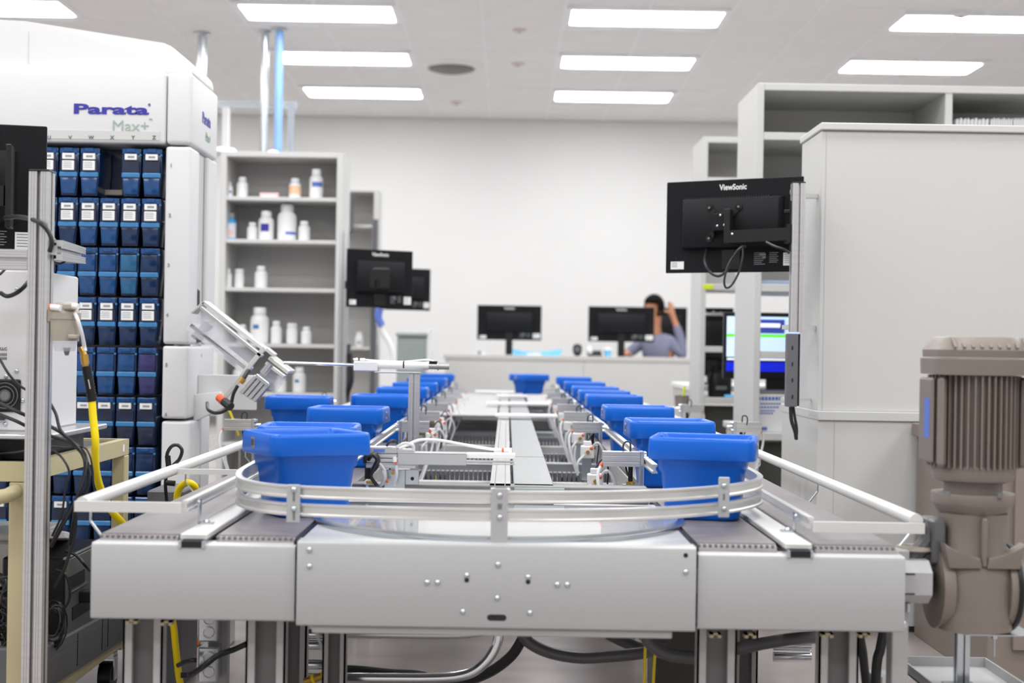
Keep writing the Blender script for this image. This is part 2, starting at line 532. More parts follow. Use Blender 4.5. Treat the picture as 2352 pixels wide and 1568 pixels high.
# belts: rows of moulded links round a nose
def belt(x0, x1):
    b = MB()
    pitch = .0254
    nrow = int((YE - YF - .03) / pitch)
    # continuous body with a rounded nose
    R = .024
    zc = BZ - R
    prof = [(YE, BZ - .0015), (YF + R, BZ - .0015)] + [(YF + R - R * math.sin(a) * .97, zc + (R - .0015) * math.cos(a)) for a in [math.radians(k) for k in range(15, 181, 15)]] + [(YE, zc - R + .0015)]
    b.prism(prof, 'X', x0 + .001, x1 - .001)
    for i in range(nrow):
        y = YF + R + .002 + i * pitch
        if y > 6.2: break
        b.box((x0, y, BZ - .0018), (x1, y + pitch - .0016, BZ))
    b.box((x0, 6.22, BZ - .0018), (x1, YE, BZ))
    o = b.build('belt', 'belt', conv)
    # hinge knuckles on the nose
    kn = MB()
    nk = int((x1 - x0) / .0095)
    for row, a in ((0, 28), (1, 75)):
        ar = math.radians(a)
        yy, zz = YF + R - R * math.sin(ar), zc + R * math.cos(ar)
        for k in range(nk):
            xx = x0 + (x1 - x0) * (k + .25 + .5 * (row % 2)) / nk
            kn.cbox((xx, yy, zz), (.0048, .009, .006), .0015)
    kn.build('belt_knuckles', 'belt', o)
    return o
for x0, x1 in LX + RX:
    belt(x0, x1)
# white wear strips between the belts, with the channel end below
for x0, x1 in ((-.573, -.525), (.497, .545)):
    w = MB(); w.box((x0, 2.515, BZ - .004), (x1, YE, BZ + .006), .0015)
    st = w.build('wear_strip', 'uhmw', conv)
    h = MB(); h.box((x0 + .006, 2.4985, BZ - .016), (x1 - .006, 2.53, BZ - .0045))
    h.build('channel_mouth', 'cellk', conv)
    for q_ in (x0 + .001, x1 - .006):
        h = MB(); h.box((q_, 2.4975, BZ - .017), (q_ + .005, 2.56, BZ - .0045)); h.build('channel_end', 'zinc', conv)
# turning disc with clear cover and its edge ring, cut off at the back
def arc_disc(R, cy, z0, z1, ycut, cx=-.012, r_in=None):
    pts = []
    for i in range(97):
        a = 2 * math.pi * i / 96
        x, y = R * math.cos(a), R * math.sin(a)
        pts.append((cx + x, min(cy + y, ycut)))
    return [[V((x, y, z)) for x, y in pts[:-1]] for z in (z0, z1)]
for gx_ in (-.3715, .3365):
    MB().box((gx_, 2.515, BZ - .03), (gx_ + .007, 3.3, BZ - .003)).build('gap_shade_strip', 'cellk', conv)  # black strip colours in the shade of the gap beside the belt
MB().box((-.362, 2.494, CZ - .3535), (.337, 3.2, CZ - .349)).build('deck_plate', 'panel', conv)
MB().loft(arc_disc(.375, 2.893, CZ - .3488, CZ - .341, 3.06)).build('turning_disc_ring', 'zinc', conv)
MB().loft(arc_disc(.362, 2.893, CZ - .3409, CZ - .3365, 3.05)).build('turning_disc', 'disc', conv)
MB().box((-.33, 3.065, CZ - .335), (.31, 3.13, CZ - .30), .002).build('cross_channel', 'framed', conv)
MB().box((.02, 3.055, CZ - .335), (.128, 3.064, CZ - .302), .001).build('cover_plate', 'teal', conv)
# curved guide rails
pth = [(-.545, 3.22), (-.54, 3.0), (-.53, 2.84), (-.50, 2.70), (-.44, 2.605), (-.36, 2.56), (-.2, 2.535), (0, 2.53), (.15, 2.55), (.29, 2.605), (.40, 2.69), (.47, 2.78), (.515, 2.88), (.53, 3.0), (.532, 3.16)]
csec = [(-.006, -.011), (.006, -.011), (.006, -.0075), (.003, -.005), (.003, .005), (.006, .0075), (.006, .011), (-.006, .011)]
for zo in (.2665, .2985):
    path = crom([V((x, y, CZ - zo)) for x, y in pth], 8)
    r = MB(); r.sweep(path, csec)
    r.build('curved_guide_rail', 'rail', conv)
def guide_bracket(u, Y, v0, v1, wid, post=False):
    a, b = A(u, v0, Y), A(u, v1, Y)
    m = MB(); m.box((a.x - wid / 2, Y - .004, b.z), (a.x + wid / 2, Y, a.z), .0015)
    o = m.build('guide_bracket', 'panel', conv)
    return o, a.x
o, x = guide_bracket(675, 2.553, 1112, 1200, .024)
for v in (1124, 1168): place(BOLT, 'bolt', o, A(675, v, 2.549))
for v in (1141, 1184):
    q = A(675, v, 2.5487); MB().box((q.x - .0022, q.y, q.z - .008), (q.x + .0022, q.y + .001, q.z + .008)).build('slot', 'framed', o)
o, x = guide_bracket(1148, 2.522, 1120, 1256, .030)
for v in (1137, 1188): place(BOLT, 'bolt', o, A(1148, v, 2.518))
q = A(1148, 1163, 2.5175); MB().box((q.x - .004, q.y, q.z - .005), (q.x + .004, q.y + .001, q.z + .005)).build('slot', 'framed', o)
for u in (1133, 1166):
    q = A(u, 1124, 2.535); place(BOLT_UP, 'bolt', o, (q.x, q.y, CZ - .2552))
o, x = guide_bracket(1663, 2.68, 1095, 1188, .021)
for v in (1115, 1168): place(BOLT, 'bolt', o, A(1663, v, 2.676))
for v in (1141,):
    q = A(1663, v, 2.6757); MB().box((q.x - .002, q.y, q.z - .006), (q.x + .002, q.y + .001, q.z + .006)).build('slot', 'framed', o)
# outer tube rails
def tube_rail(x, z, y0, y1):
    m = MB(); m.cyl((x, y0, z), (x, y1, z), .0125, 16)
    o = m.build('tube_rail', 'uhmw', conv)
    mm = MB()
    mm.box((x - .010, y0 + .01, z + .0115), (x + .010, y1, z + .0135))
    return o
tube_rail(-.772, CZ - .298, 2.60, YE)
tube_rail(.753, CZ - .305, 2.60, YE)
def cross_bar(xa, xb, y, z, h=.019):
    m = MB(); m.sweep([(xa, y, z), (xb, y, z)], [(-.005, -h / 2), (.005, -h / 2), (.005, h / 2), (-.005, h / 2)])
    return m.build('end_bar', 'uhmw', conv)
cross_bar(-.783, -.59, 2.592, CZ - .302)
cross_bar(.563, .765, 2.592, CZ - .318)
cross_bar(-.775, -.555, 3.3, CZ - .30, .012)
# divider rails beside the outer belts
gsec = [(-.006, -.010), (.006, -.010), (.006, -.006), (.0025, -.004), (.0025, .004), (.006, .006), (.006, .010), (-.006, .010), (-.006, .006), (-.0025, .004), (-.0025, -.004), (-.006, -.006)]
for x, z in ((-.583, CZ - .30), (.560, CZ - .312)):
    m = MB(); m.sweep([(x, 2.6, z), (x, YE, z)], gsec)
    m.build('divider_rail', 'rail', conv)
for x, z in ((-.352, CZ - .262), (.328, CZ - .262)):
    m = MB(); m.sweep([(x, 3.12, z), (x, YE, z)], gsec)
    m.build('inner_guide_rail', 'rail', conv)
# brackets: bent flats standing on the strip or the frame
def zbracket(x, y, ztop, zfoot, out, name='rail_bracket', m='zinc'):
    b = MB()
    w = .008
    b.sweep([(x, y, ztop), (x, y, zfoot + .03), (x - out, y, zfoot + .004), (x - out * 2.0, y, zfoot)], [(-.0015, -w / 2), (.0015, -w / 2), (.0015, w / 2), (-.0015, w / 2)], up=(0, 1, 0))
    return b.build(name, m, conv)
for k in range(9):
    y = 2.64 + k * .78
    zbracket(-.768, y, CZ - .310, BZ - .02, -.02)
    zbracket(.752, y, CZ - .317, BZ - .02, .02)
def foot_bracket(x, y, ztop, side):
    b = MB()
    b.box((x - .0015, y - .009, BZ + .006), (x + .0015, y + .009, ztop))
    b.box((x, y - .009, BZ + .006), (x + side * .026, y + .009, BZ + .009))
    o = b.build('foot_bracket', 'zinc', conv)
    place(BOLT_UP, 'bolt', o, (x + side * .013, y, BZ + .009))
    place(BOLTS, 'bolt', o, (x, y - .009, ztop - .006))
for k in range(8):
    foot_bracket(-.570, 2.66 + k * .8, CZ - .292, 1)
    foot_bracket(.547, 2.68 + k * .8, CZ - .302, -1)
# legs of the frame
def leg(x, y, w=.05, z1=ZL1, m='frame', web='framed'):
    b = MB()
    t = .004
    fw = w * .2
    for s in (-1, 1):
        xo, xi = x + s * w / 2, x + s * (w / 2 - fw)
        b.box((xo, y - .03, 0), (xi, y - .026, z1)); b.box((xo, y - .03, 0), (xo - s * t, y, z1)); b.box((xi, y - .03, 0), (xi - s * .002, y - .018, z1))
    b.box((x - w / 2 - .02, y - .04, 0), (x + w / 2 + .02, y + .02, .008))
    o = b.build('leg', m, conv)
    c = MB(); c.box((x - w / 2 + t, y - .004, .008), (x + w / 2 - t, y, z1)); c.build('leg_web', web, o)  # web coloured darker than the flanges, standing in for shade in the recess
    return o
for k, y in enumerate((2.60, 4.4, 6.2, 8.0, 9.5)):
    for x in (-.650, -.428, .388, .608):
        leg(x, y, .072)
leg(-.425, 2.9, .06); leg(.50, 2.95, .05); leg(.545, 3.3, .05)
leg(-.322, 2.75, .045, web='framed')
m = MB(); m.box((.712, 2.60, 0), (.742, 2.64, CZ - .36), .002); m.build('motor_side_leg', 'frame', conv)
# tan T-bolts under the panels
tb = MB()
for (u, v) in ((303, 1426), (383, 1430), (1643, 1458), (1723, 1459), (1900, 1458), (1985, 1458)):
    p = A(u, v, 2.535)
    for s in (-1, 1):
        tb2 = MB()
    m = MB()
    m.box((p.x - .010, 2.53, p.z - .004), (p.x - .004, 2.55, p.z + .004)); m.box((p.x + .004, 2.53, p.z - .004), (p.x + .010, 2.55, p.z + .004)); m.box((p.x - .010, 2.53, p.z + .001), (p.x + .010, 2.55, p.z + .004))
    m.build('clip', 'beige', conv)
tb.bm.free()
# cross members and slotted ducts between the lanes
for k, y in enumerate((3.62, 4.3, 5.05, 5.9, 6.9, 8.0, 9.2)):
    m = MB(); m.box((-.366, y, ZL1 + .03), (.339, y + .05, ZL1 + .08), .003)
    m.build('cross_member', 'frame' if k % 2 else 'zinc', conv)
for k, y in enumerate((3.75, 4.6, 5.4, 6.4, 7.6)):
    m = MB(); m.box((-.364, y, ZL1 + .02), (.337, y + .05, ZL1 + .05))
    for i in range(46):
        xx = -.360 + i * .0152
        m.box((xx, y - .001, ZL1 + .05), (xx + .0105, y + .051, ZL1 + .085))
    m.build('slotted_duct', 'duct', conv)
# central wireway and long beam
cz = CZ - .30
m = MB(); m.box((.019, 3.10, cz - .05), (.107, 9.4, cz), .002)
wire = m.build('wireway', 'wirem', conv)
m = MB(); m.box((.0185, 3.9, cz + .0001), (.1075, 3.903, cz + .0012)); m.build('lid_joint', 'frame', wire)
m = MB(); m.prism([(-.033, cz - .04), (.012, cz - .04), (.012, cz), (.001, cz), (.001, cz - .004), (-.001, cz - .004), (-.001, cz), (-.021, cz), (-.021, cz - .004), (-.023, cz - .004), (-.023, cz), (-.033, cz)], 'Y', 3.08, 9.4)
m.build('long_beam', 'silver', conv)
for y, xa, xb in ((5.9, -.045, .215), (7.15, -.1, .22), (8.3, -.06, .12), (9.0, -.2, .05)):
    m = MB(); m.box((xa, y, CZ - .292), (xb, y + .09, CZ - .278), .003)
    m.build('cross_plate', 'white', conv)
# grey plates between the lanes further down
m = MB(); m.box((-.33, 6.3, CZ - .31), (-.04, 9.2, CZ - .302), .002); m.build('tray_plate', 'frame', conv)
m = MB(); m.box((.12, 7.5, CZ - .31), (.31, 9.2, CZ - .302), .002); m.build('tray_plate', 'frame', conv)
# far turn of the loop
m = MB(); m.box((-.73, YE, ZL1), (.71, YE + .35, BZ - .01), .004); m.build('far_end_housing', 'panel', conv)
m = MB(); m.box((-.35, 9.22, BZ - .02), (.32, 9.68, BZ), .003); m.build('far_transfer_plate', 'belt', conv)
# drive rollers seen between the legs
for (u0, u1, v, Y) in ((690, 722, 1455, 3.2), (690, 722, 1480, 3.2), (690, 722, 1525, 3.2), (690, 722, 1556, 3.2), (1797, 1842, 1482, 3.2), (1797, 1842, 1508, 3.2)):
    a, b = A(u0, v, Y), A(u1, v, Y)
    m = MB(); m.cyl((a.x - .02, Y, a.z), (b.x + .02, Y, a.z), .011, 14); m.build('drive_roller', 'chrome', conv)
m = MB(); a = A(1500, 1462, 3.3); b = A(1602, 1568, 3.3)
m.box((a.x, 3.3, .10), (b.x, 3.42, a.z + .1), .003); ob = m.build('control_enclosure', 'olive', conv)

# ---------------------------------------------------------------- totes
BL, BW = .214, .188
def make_tote(label, loc, rz):
    t = thing('tote', label, 'tote', loc, rz, 'blue totes on the conveyor')
    b = MB()
    def R(lx, ly, r, z): return rrect(lx, ly, r, z, 6)
    b.loft([R(.132, .10, .02, 0), R(.144, .112, .022, .003), R(.151, .118, .022, .010), R(.166, .134, .018, .096), R(.174, .141, .018, .100), R(.182, .148, .016, .128),
            R(.176, .142, .015, .128), R(.162, .13, .016, .10), R(.143, .108, .018, .012), R(.12, .09, .018, .009)])
    b.build('bin_body', 'blue', t, local=True, ang=50)
    r = MB()
    lx, ly = BL, BW
    r.loft([R(.176, .142, .015, .124), R(lx - .002, ly - .002, .022, .1235), R(lx + .002, ly + .002, .022, .126), R(lx, ly, .022, .160), R(lx - .003, ly - .003, .021, .1655), R(lx - .009, ly - .009, .018, .168),
            R(lx - .016, ly - .016, .015, .1675), R(lx - .022, ly - .022, .014, .163), R(.178, .144, .014, .128)], cap=False)
    r.build('rim', 'blue', t, local=True, ang=50)
    for s in (-1, 1):
        p = MB(); p.cbox((s * (lx / 2 + .0013), -.012 * s, .146), (.0016, .019, .021), .0005)
        q = p.build('number_plate', 'zinc', t, local=True)
        n = text('number', '23', .015, 'ink', q, (s * (lx / 2 + .0024), -.012 * s, .146), (math.pi / 2, 0, s * math.pi / 2), bold=.0004, depth=.0003, local=True)
    return t
T0 = make_tote('blue tote at the front left corner, turned with its number plate showing', (-.405, 2.885, BZ + .0004), math.radians(30))
R_ = math.radians
totes = [
    (.410, 2.935, -12, 'blue tote at the front right corner, nearest of the right row'),
    (-.430, 3.13, 2, 'blue tote directly behind the turned front left tote'),
    (-.447, 4.05, -3, 'blue tote on the left inner lane, third from the front, behind the long pusher'),
    (-.443, 5.10, 0, 'blue tote on the left inner lane, partly behind the upright post'),
    (-.705, 4.85, 0, 'blue tote on the left outer lane, under the sloping chute'),
    (-.440, 6.05, 0, 'blue tote next behind the upright post on the left lane'),
    (-.440, 6.85, 2, 'blue tote on the left lane, third from its far end'),
    (-.440, 7.90, -2, 'blue tote on the left lane, second from its far end'),
    (-.440, 9.05, 0, 'blue tote at the far end of the left lane'),
    (.412, 3.60, 1, 'blue tote second from the front in the right row'),
    (.409, 4.44, 1, 'blue tote third from the front in the right row'),
    (.412, 5.47, 0, 'blue tote fourth from the front in the right row'),
    (.412, 6.02, 0, 'blue tote fifth from the front in the right row'),
    (.412, 6.62, 0, 'blue tote sixth from the front in the right row'),
    (.412, 7.52, 0, 'blue tote seventh from the front in the right row'),
    (.412, 8.75, 0, 'blue tote farthest back in the right row'),
    (.150, 9.46, 40, 'small-looking blue tote alone at the far turn in the middle of the conveyor'),
]
for x, y, a, lb in totes:
    dup(T0, (x, y, BZ + .0004), R_(a), lb)


# ---------------------------------------------------------------- pneumatic stop cylinders
def make_stop(label, loc, rz, extra):
    """body lies along local x, rod towards +x, foot at z=0"""
    t = thing('stop_cylinder', label, 'pneumatic cylinder', loc, rz, 'stop cylinders along the conveyor')
    b = MB()
    b.prism([(-.018, .072), (.018, .072), (.018, .081), (.0165, .0815), (.0165, .0835), (.018, .084), (.018, .095), (.0165, .0955), (.0165, .0975), (.018, .098), (.018, .106), (-.018, .106), (-.018, .098), (-.0165, .0975), (-.0165, .0955), (-.018, .095), (-.018, .084), (-.0165, .0835), (-.0165, .0815), (-.018, .081)], 'X', -.095, -.0095)
    b.build('cylinder_body', 'silver', t, local=True)
    e = MB(); e.box((-.009, -.019, .0), (0, .019, .108), .001); e.build('end_plate', 'zinc', t, local=True)
    r = MB(); r.cyl((0, 0, .089), (.019, 0, .089), .005, 14); r.build('piston_rod', 'chrome', t, local=True)
    n = MB()
    for z in (.077, .102):
        n.cyl((0, -.011, z), (.006, -.011, z), .0045, 10); n.cyl((0, .011, z), (.006, .011, z), .0045, 10)
    n.build('tie_nuts', 'zinc', t, local=True)
    s = MB(); s.cyl((-.030, -.004, .072), (-.030, -.004, .030), .0055, 12); s.build('sensor_barrel', 'black', t, local=True)
    s = MB(); s.lathe([(.011, .018), (.011, .026), (.0001, .026)], (-.030, -.004, 0), n=6); s.lathe([(.011, .030), (.011, .037), (.0001, .037)], (-.030, -.004, 0), n=6); s.build('sensor_nuts', 'brass', t, local=True)
    s = MB(); s.box((-.048, -.014, .0262), (-.010, .010, .0298)); s.box((-.048, -.014, -.05), (-.045, .010, .0262)); s.build('sensor_bracket', 'zinc', t, local=True)
    c = MB(); c.tube([(-.096, -.006, .078), (-.106, -.012, .055), (-.104, -.016, .02), (-.09, -.012, -.03), (-.07, -.008, -.09)], .004, 8, 6); c.build('air_hose', 'white', t, local=True)
    c = MB(); c.cyl((-.0945, -.006, .078), (-.1, -.008, .072), .0052, 10); c.build('hose_collet', 'orange', t, local=True)
    if extra:
        c = MB(); c.tube([(-.085, -.01, .03), (-.088, -.014, -.01), (-.078, -.016, -.05), (-.06, -.01, -.09)], .0035, 8, 6); c.build('clear_hose', 'clear', t, local=True)
        c = MB(); c.tube([(-.03, .012, .09), (-.03, .02, .125), (-.045, .022, .122), (-.044, .014, .09), (-.036, .0, .05)], .0022, 6, 6); c.build('cable_loop', 'cable', t, local=True)
    f = MB(); f.box((-.006, -.019, -.06), (-.002, .019, .0)); f.build('mounting_plate', 'zinc', t, local=True)
    return t
s0 = make_stop('silver stop cylinder beside the front right tote', (.322, 3.32, BZ), 0, True)
ordn = ['second', 'third', 'fourth', 'fifth', 'sixth', 'seventh']
for k, y in enumerate((4.62, 5.35, 6.05, 6.8, 7.6, 8.4)):
    dup(s0, (.312, y, BZ), 0, 'silver stop cylinder on the inner side of the right row, %s from the front' % ordn[k])
for k, y in enumerate((4.5, 5.2, 5.95, 6.8, 7.6, 8.4)):
    dup(s0, (-.338, y, BZ), math.pi, 'silver stop cylinder on the inner side of the left row, %s from the front' % ordn[k])
dup(s0, (.765, 4.80, BZ), math.pi, 'silver stop cylinder outside the right outer belt, in front of the printed carton')
dup(s0, (.765, 6.25, BZ), math.pi, 'silver stop cylinder outside the right outer belt, behind the second tote')
dup(s0, (-.785, 4.45, BZ), 0, 'silver stop cylinder outside the left outer belt, below the chute')
dup(s0, (-.785, 6.4, BZ), 0, 'silver stop cylinder outside the left outer belt, behind the chute')

# long pusher at front left
t = thing('pusher_cylinder', 'long silver pusher cylinder reaching over the gap beside the turned front tote', 'pneumatic cylinder', (-.2, 3.05, BZ))
Y = 3.03
def bxuv(mb, u0, v0, u1, v1, ya, yb, bevel=.001):
    p, q = A(u0, v0, ya), A(u1, v1, ya)
    return mb.box((p.x, ya, q.z), (q.x, yb, p.z), bevel)
m = MB(); bxuv(m, 835, 1042, 912, 1051, Y, Y + .045); bxuv(m, 835, 1053, 912, 1061, Y, Y + .045); bxuv(m, 835, 1063, 912, 1067, Y, Y + .045); bxuv(m, 840, 1026, 912, 1041, Y, Y + .04); m.build('cylinder_body', 'silver', t)
m = MB(); bxuv(m, 840, 1066, 955, 1076, Y, Y + .045); bxuv(m, 912, 1032, 950, 1042, Y, Y + .045); m.build('slide_carriage', 'silver', t)
m = MB(); bxuv(m, 914, 1041, 1071, 1069, Y - .004, Y); bxuv(m, 914, 1039, 1071, 1043, Y - .004, Y + .045); m.build('cover_plate', 'panel', t)
m = MB(); bxuv(m, 1071, 1041, 1183, 1054, Y + .002, Y + .045); m.build('guide_bar', 'white', t)
m = MB(); bxuv(m, 1071, 1058, 1181, 1063, Y + .004, Y + .03, 0); bxuv(m, 1071, 1065, 1183, 1068, Y + .004, Y + .03, 0); m.build('rod', 'chrome', t)
m = MB(); a, b = A(868, 1033, Y - .001), A(886, 1033, Y - .001); m.box((A(858, 1031, Y).x, Y - .0008, A(858, 1038, Y).z), (A(884, 1031, Y).x, Y, A(858, 1031, Y).z)); m.build('blue_sticker', 'stripe', t)
m = MB(); p = A(1172, 1033, Y + .02); m.box((p.x - .004, p.y, p.z - .010), (p.x + .004, p.y + .008, p.z + .004)); m.cyl(p + V((-.004, .004, -.001)), p + V((-.014, .004, -.001)), .0045, 10); m.build('air_fitting', 'white', t)
m = MB(); m.cyl(p + V((-.014, .004, -.001)), p + V((-.018, .004, -.001)), .0048, 10); m.build('hose_collet', 'orange', t)
m = MB(); m.tube([p + V((-.018, .004, -.001)), A(1120, 1030, Y + .02), A(1060, 1020, Y + .03), A(1010, 1011, Y + .04), A(965, 1010, Y + .03), A(935, 1022, Y + .02), A(915, 1030, Y + .01)], .0032, 8, 8); m.build('air_hose', 'white', t)
m = MB(); m.tube([A(912, 1026, Y), A(930, 1018, Y), A(948, 1022, Y), A(950, 1035, Y)], .0035, 8, 6); m.build('hose_bend', 'clear', t)
m = MB(); m.tube([A(888, 1024, Y), A(896, 1013, Y), A(908, 1012, Y + .03), A(915, 1024, Y + .04)], .0026, 8, 6)
m.tube([A(838, 1062, Y), A(840, 1048, Y - .02), A(856, 1044, Y - .02), A(866, 1056, Y - .02), A(858, 1074, Y - .015), A(850, 1090, Y)], .004, 8, 6)
m.tube([A(846, 1056, Y), A(856, 1042, Y - .01), A(868, 1050, Y - .01), A(866, 1070, Y - .01), A(852, 1092, Y), A(866, 1115, Y)], .004, 8, 6); m.build('black_cables', 'cable', t)
m = MB(); bxuv(m, 838, 1062, 850, 1100, Y + .005, Y + .02); m.build('sensor', 'black', t)
m = MB(); m.tube([A(880, 1080, Y - .01), A(884, 1095, Y - .01), A(878, 1112, Y)], .0045, 8, 5); m.tube([A(910, 1068, Y - .008), A(911, 1090, Y - .008), A(905, 1115, Y)], .0035, 8, 5); m.tube([A(872, 1064, Y - .01), A(884, 1080, Y - .012), A(884, 1100, Y - .01), A(874, 1116, Y)], .0028, 8, 5); m.build('clear_hoses', 'clear', t)
m = MB(); p = A(906, 1048, Y - .006); m.cyl(p, p + V((.001, 0, -.012)), .0045, 10); m.build('air_fitting', 'white', t)
m = MB(); p = A(908, 1060, Y - .006); m.cyl(p, p + V((0, 0, -.003)), .0048, 10); p = A(886, 1105, Y - .006); m.cyl(p, p + V((.004, 0, .002)), .0045, 10); m.build('orange_collets', 'orange', t)
m = MB(); bxuv(m, 883, 1078, 930, 1125, Y + .03, Y + .034); bxuv(m, 926, 1078, 962, 1125, Y + .04, Y + .044); m.build('mounting_plate', 'zinc', t)
m = MB(); 
for u in (884, 903): p = A(u, 1085, Y + .03); m.cyl(p, p - V((0, .006, 0)), .0045, 6)
m.build('brass_fittings', 'brass', t)
m = MB(); p = A(947, 1099, Y + .039); m.cyl(p, p + V((0, .002, 0)), .004, 12); m.build('plate_hole', 'cellk', t)
m = MB(); bxuv(m, 840, 1104, 864, 1109, Y, Y + .02); m.build('brass_nut', 'brass', t)
m = MB(); bxuv(m, 836, 1110, 864, 1113, Y, Y + .02); bxuv(m, 840, 1113, 846, 1150, Y + .01, Y + .02); m.build('lower_bracket', 'zinc', t)

# small valve blocks with tubing, cluttering the gap between the lanes
def valve(label, loc, rz, yellow=False):
    t = thing('valve_block', label, 'valve', loc, rz, 'valve blocks between the lanes')
    m = MB(); m.box((-.02, -.02, -.02), (.02, .02, .018), .003); m.box((-.012, -.012, .018), (.012, .012, .032), .002); m.build('valve_body', 'whitem', t, local=True)
    m = MB(); m.cyl((0, -.02, 0), (0, -.032, 0), .006, 8); m.build('brass_port', 'brass', t, local=True)
    m = MB(); m.tube([(.01, -.02, .01), (.03, -.04, .03), (.05, -.03, -.01), (.04, -.01, -.06)], .0035, 6, 5); m.tube([(-.01, -.02, -.01), (-.03, -.04, -.03), (-.03, -.03, -.07)], .0035, 6, 5); m.build('tubing', 'clear', t, local=True)
    m = MB(); m.cyl((.01, -.018, .01), (.014, -.024, .014), .005, 8); m.build('collet', 'orange', t, local=True)
    m = MB(); m.tube([(0, .01, .03), (.02, .015, .055), (.035, .01, .03), (.03, 0, -.04)], .0025, 6, 5); m.build('cable', 'cable', t, local=True)
    m = MB(); m.box((-.015, .02, -.09), (.015, .024, .01)); m.build('mounting_plate', 'zinc', t, local=True)
    return t
v0 = valve('pale valve block with tubing low beside the nearest right stop cylinder', (.235, 3.72, BZ + .0), 0)
vs = [(.25, 4.35), (.255, 5.0), (.26, 5.75), (.265, 6.5), (.265, 7.3), (.265, 8.1)]
for k, (x, y) in enumerate(vs):
    dup(v0, (x, y, BZ + .03), .2 * k, 'pale valve block with tubing in the gap inside the right row, %s from the front' % ordn[k])
dup(v0, (-.285, 3.95, BZ - .01), math.pi, 'pale valve block with tubing behind the long pusher')
for k, (x, y) in enumerate(vs[1:]):
    dup(v0, (-x, y - .1, BZ + .03), .3 * k, 'pale valve block with tubing in the gap inside the left row, %s from the front' % ordn[k])

# ---------------------------------------------------------------- dispensing machine on the left
MY = 4.6
mac = thing('dispensing_machine', 'large white dispensing robot with a wall of blue cells and a rounded header', 'machine', (-1.6, MY, 0))
xl = -2.55
def za(v, Y=MY, u=380): return A(u, v, Y).z
zh0, zh1 = za(331), za(166)
xs = A(382, 250, MY).x     # seam between header and corner
xr = A(441, 250, MY).x
m = MB(); m.box((xl, MY, zh0), (xs - .001, MY + .41, zh1), .012, 3); hd = m.build('header', 'whitem', mac)
m = MB(); m.box((xs + .001, MY, zh0), (xr, MY + .41, zh1), .014, 3); hc = m.build('header_corner', 'whitem', mac)
m = MB(); m.box((xl, MY - .002, zh0 + .012), (xs - .02, MY - .0002, zh0 + .04)); m.build('letter_strip', 'grey', hd)
# domed cover
dz = lambda u, v: (A(u, v, MY + .06).x, A(u, v, MY + .06).z)
prof = [(xl, zh1 - .002), (A(444, 160, MY + .06).x, zh1 - .002), dz(446, 163), dz(441, 146), dz(390, 104), dz(378, 100), dz(60, 50), (xl, dz(0, 40)[1] + .02)]
m = MB(); m.prism(prof, 'Y', MY + .05, MY + .38, .012); dm = m.build('domed_cover', 'whitem', mac)
sx = A(66, 100, MY + .05).x
m = MB(); m.box((sx - .001, MY + .0485, zh1 + .03), (sx + .001, MY + .0502, A(66, 52, MY + .05).z - .03)); m.build('cover_seam', 'grey', dm)
text('name_lettering', 'Parata', .044, 'logo', hd, A(254, 252, MY - .001), bold=.0016, xs=2.2, depth=.0006)
text('trademark', '®', .012, 'logo', hd, A(343, 241, MY - .001))
text('model_lettering', 'Max+', .048, 'logog', hd, A(300, 290, MY - .001), xs=1.12)
text('trademark', '™', .014, 'logog', hd, A(346, 276, MY - .001))
for k, ch in enumerate('UVWXYZ'):
    text('letter', ch, .016, 'duct', hd, A(113 + 48.2 * k, 316, MY - .0025), bold=.0006)
text('name_lettering', 'Parata', .052, 'logo', hc, (xr + .0008, MY + .22, A(466, 277, MY + .22).z), (math.pi / 2, 0, math.pi / 2), bold=.0014, xs=1.0)
text('model_lettering', 'Max+', .044, 'logog', hc, (xr + .0008, MY + .25, A(472, 315, MY + .22).z), (math.pi / 2, 0, math.pi / 2), xs=.8)
# right hand column
xc0 = A(376, 600, MY).x
zc1, zc0 = za(335), za(790)
m = MB(); m.box((xc0, MY + .002, zc0), (xr, MY + .13, zc1), .012, 3); cl = m.build('corner_column', 'whitem', mac)
m = MB(); m.box((xr - .02, MY + .13, zc0), (xr - .016, MY + .27, zc1)); m.build('side_window', 'greyb', mac)
m = MB(); m.box((xr - .02, MY + .27, za(790)), (xr, MY + .41, zc1), .006); m.build('rear_column', 'whitem', mac)
m = MB(); m.box((xr - .03, MY + .14, za(700)), (xr - .006, MY + .2, za(655)), .01); m.box((xr - .03, MY + .14, za(785)), (xr - .0, MY + .24, za(745)), .01); m.build('outlet_rollers', 'black', mac)
zm1, zm0 = za(794), za(961)
m = MB(); m.box((xc0, MY + .002, zm0), (xr, MY + .41, zm1), .010, 3); mid = m.build('mid_block', 'whitem', mac)
zl1 = za(967)
m = MB(); m.box((xc0, MY + .004, 0.0), (A(437, 1000, MY).x, MY + .15, zl1), .010, 3); m.build('lower_column', 'whitem', mac)
m = MB(); m.box((xr - .06, MY + .16, 0.0), (xr - .05, MY + .27, zl1)); m.build('lower_recess', 'sgrey', mac)
m = MB(); m.box((xr - .05, MY + .27, 0), (xr - .012, MY + .41, zl1), .005); m.build('lower_rear_post', 'whitem', mac)
for k, ch in enumerate('1234'):
    text('row_number', ch, .016, 'inkg', cl, A(393 - k * 3, 380 + 114.5 * k, MY + .001), bold=.0005)
for k, ch in enumerate('56'):
    text('row_number', ch, .016, 'inkg', mid, A(382 - k, 838 + 114 * k, MY + .001), bold=.0005)
text('row_number', '5', .016, 'inkg', mid, (xr + .0006, MY + .2, A(466, 816, MY + .2).z), (math.pi / 2, 0, math.pi / 2))
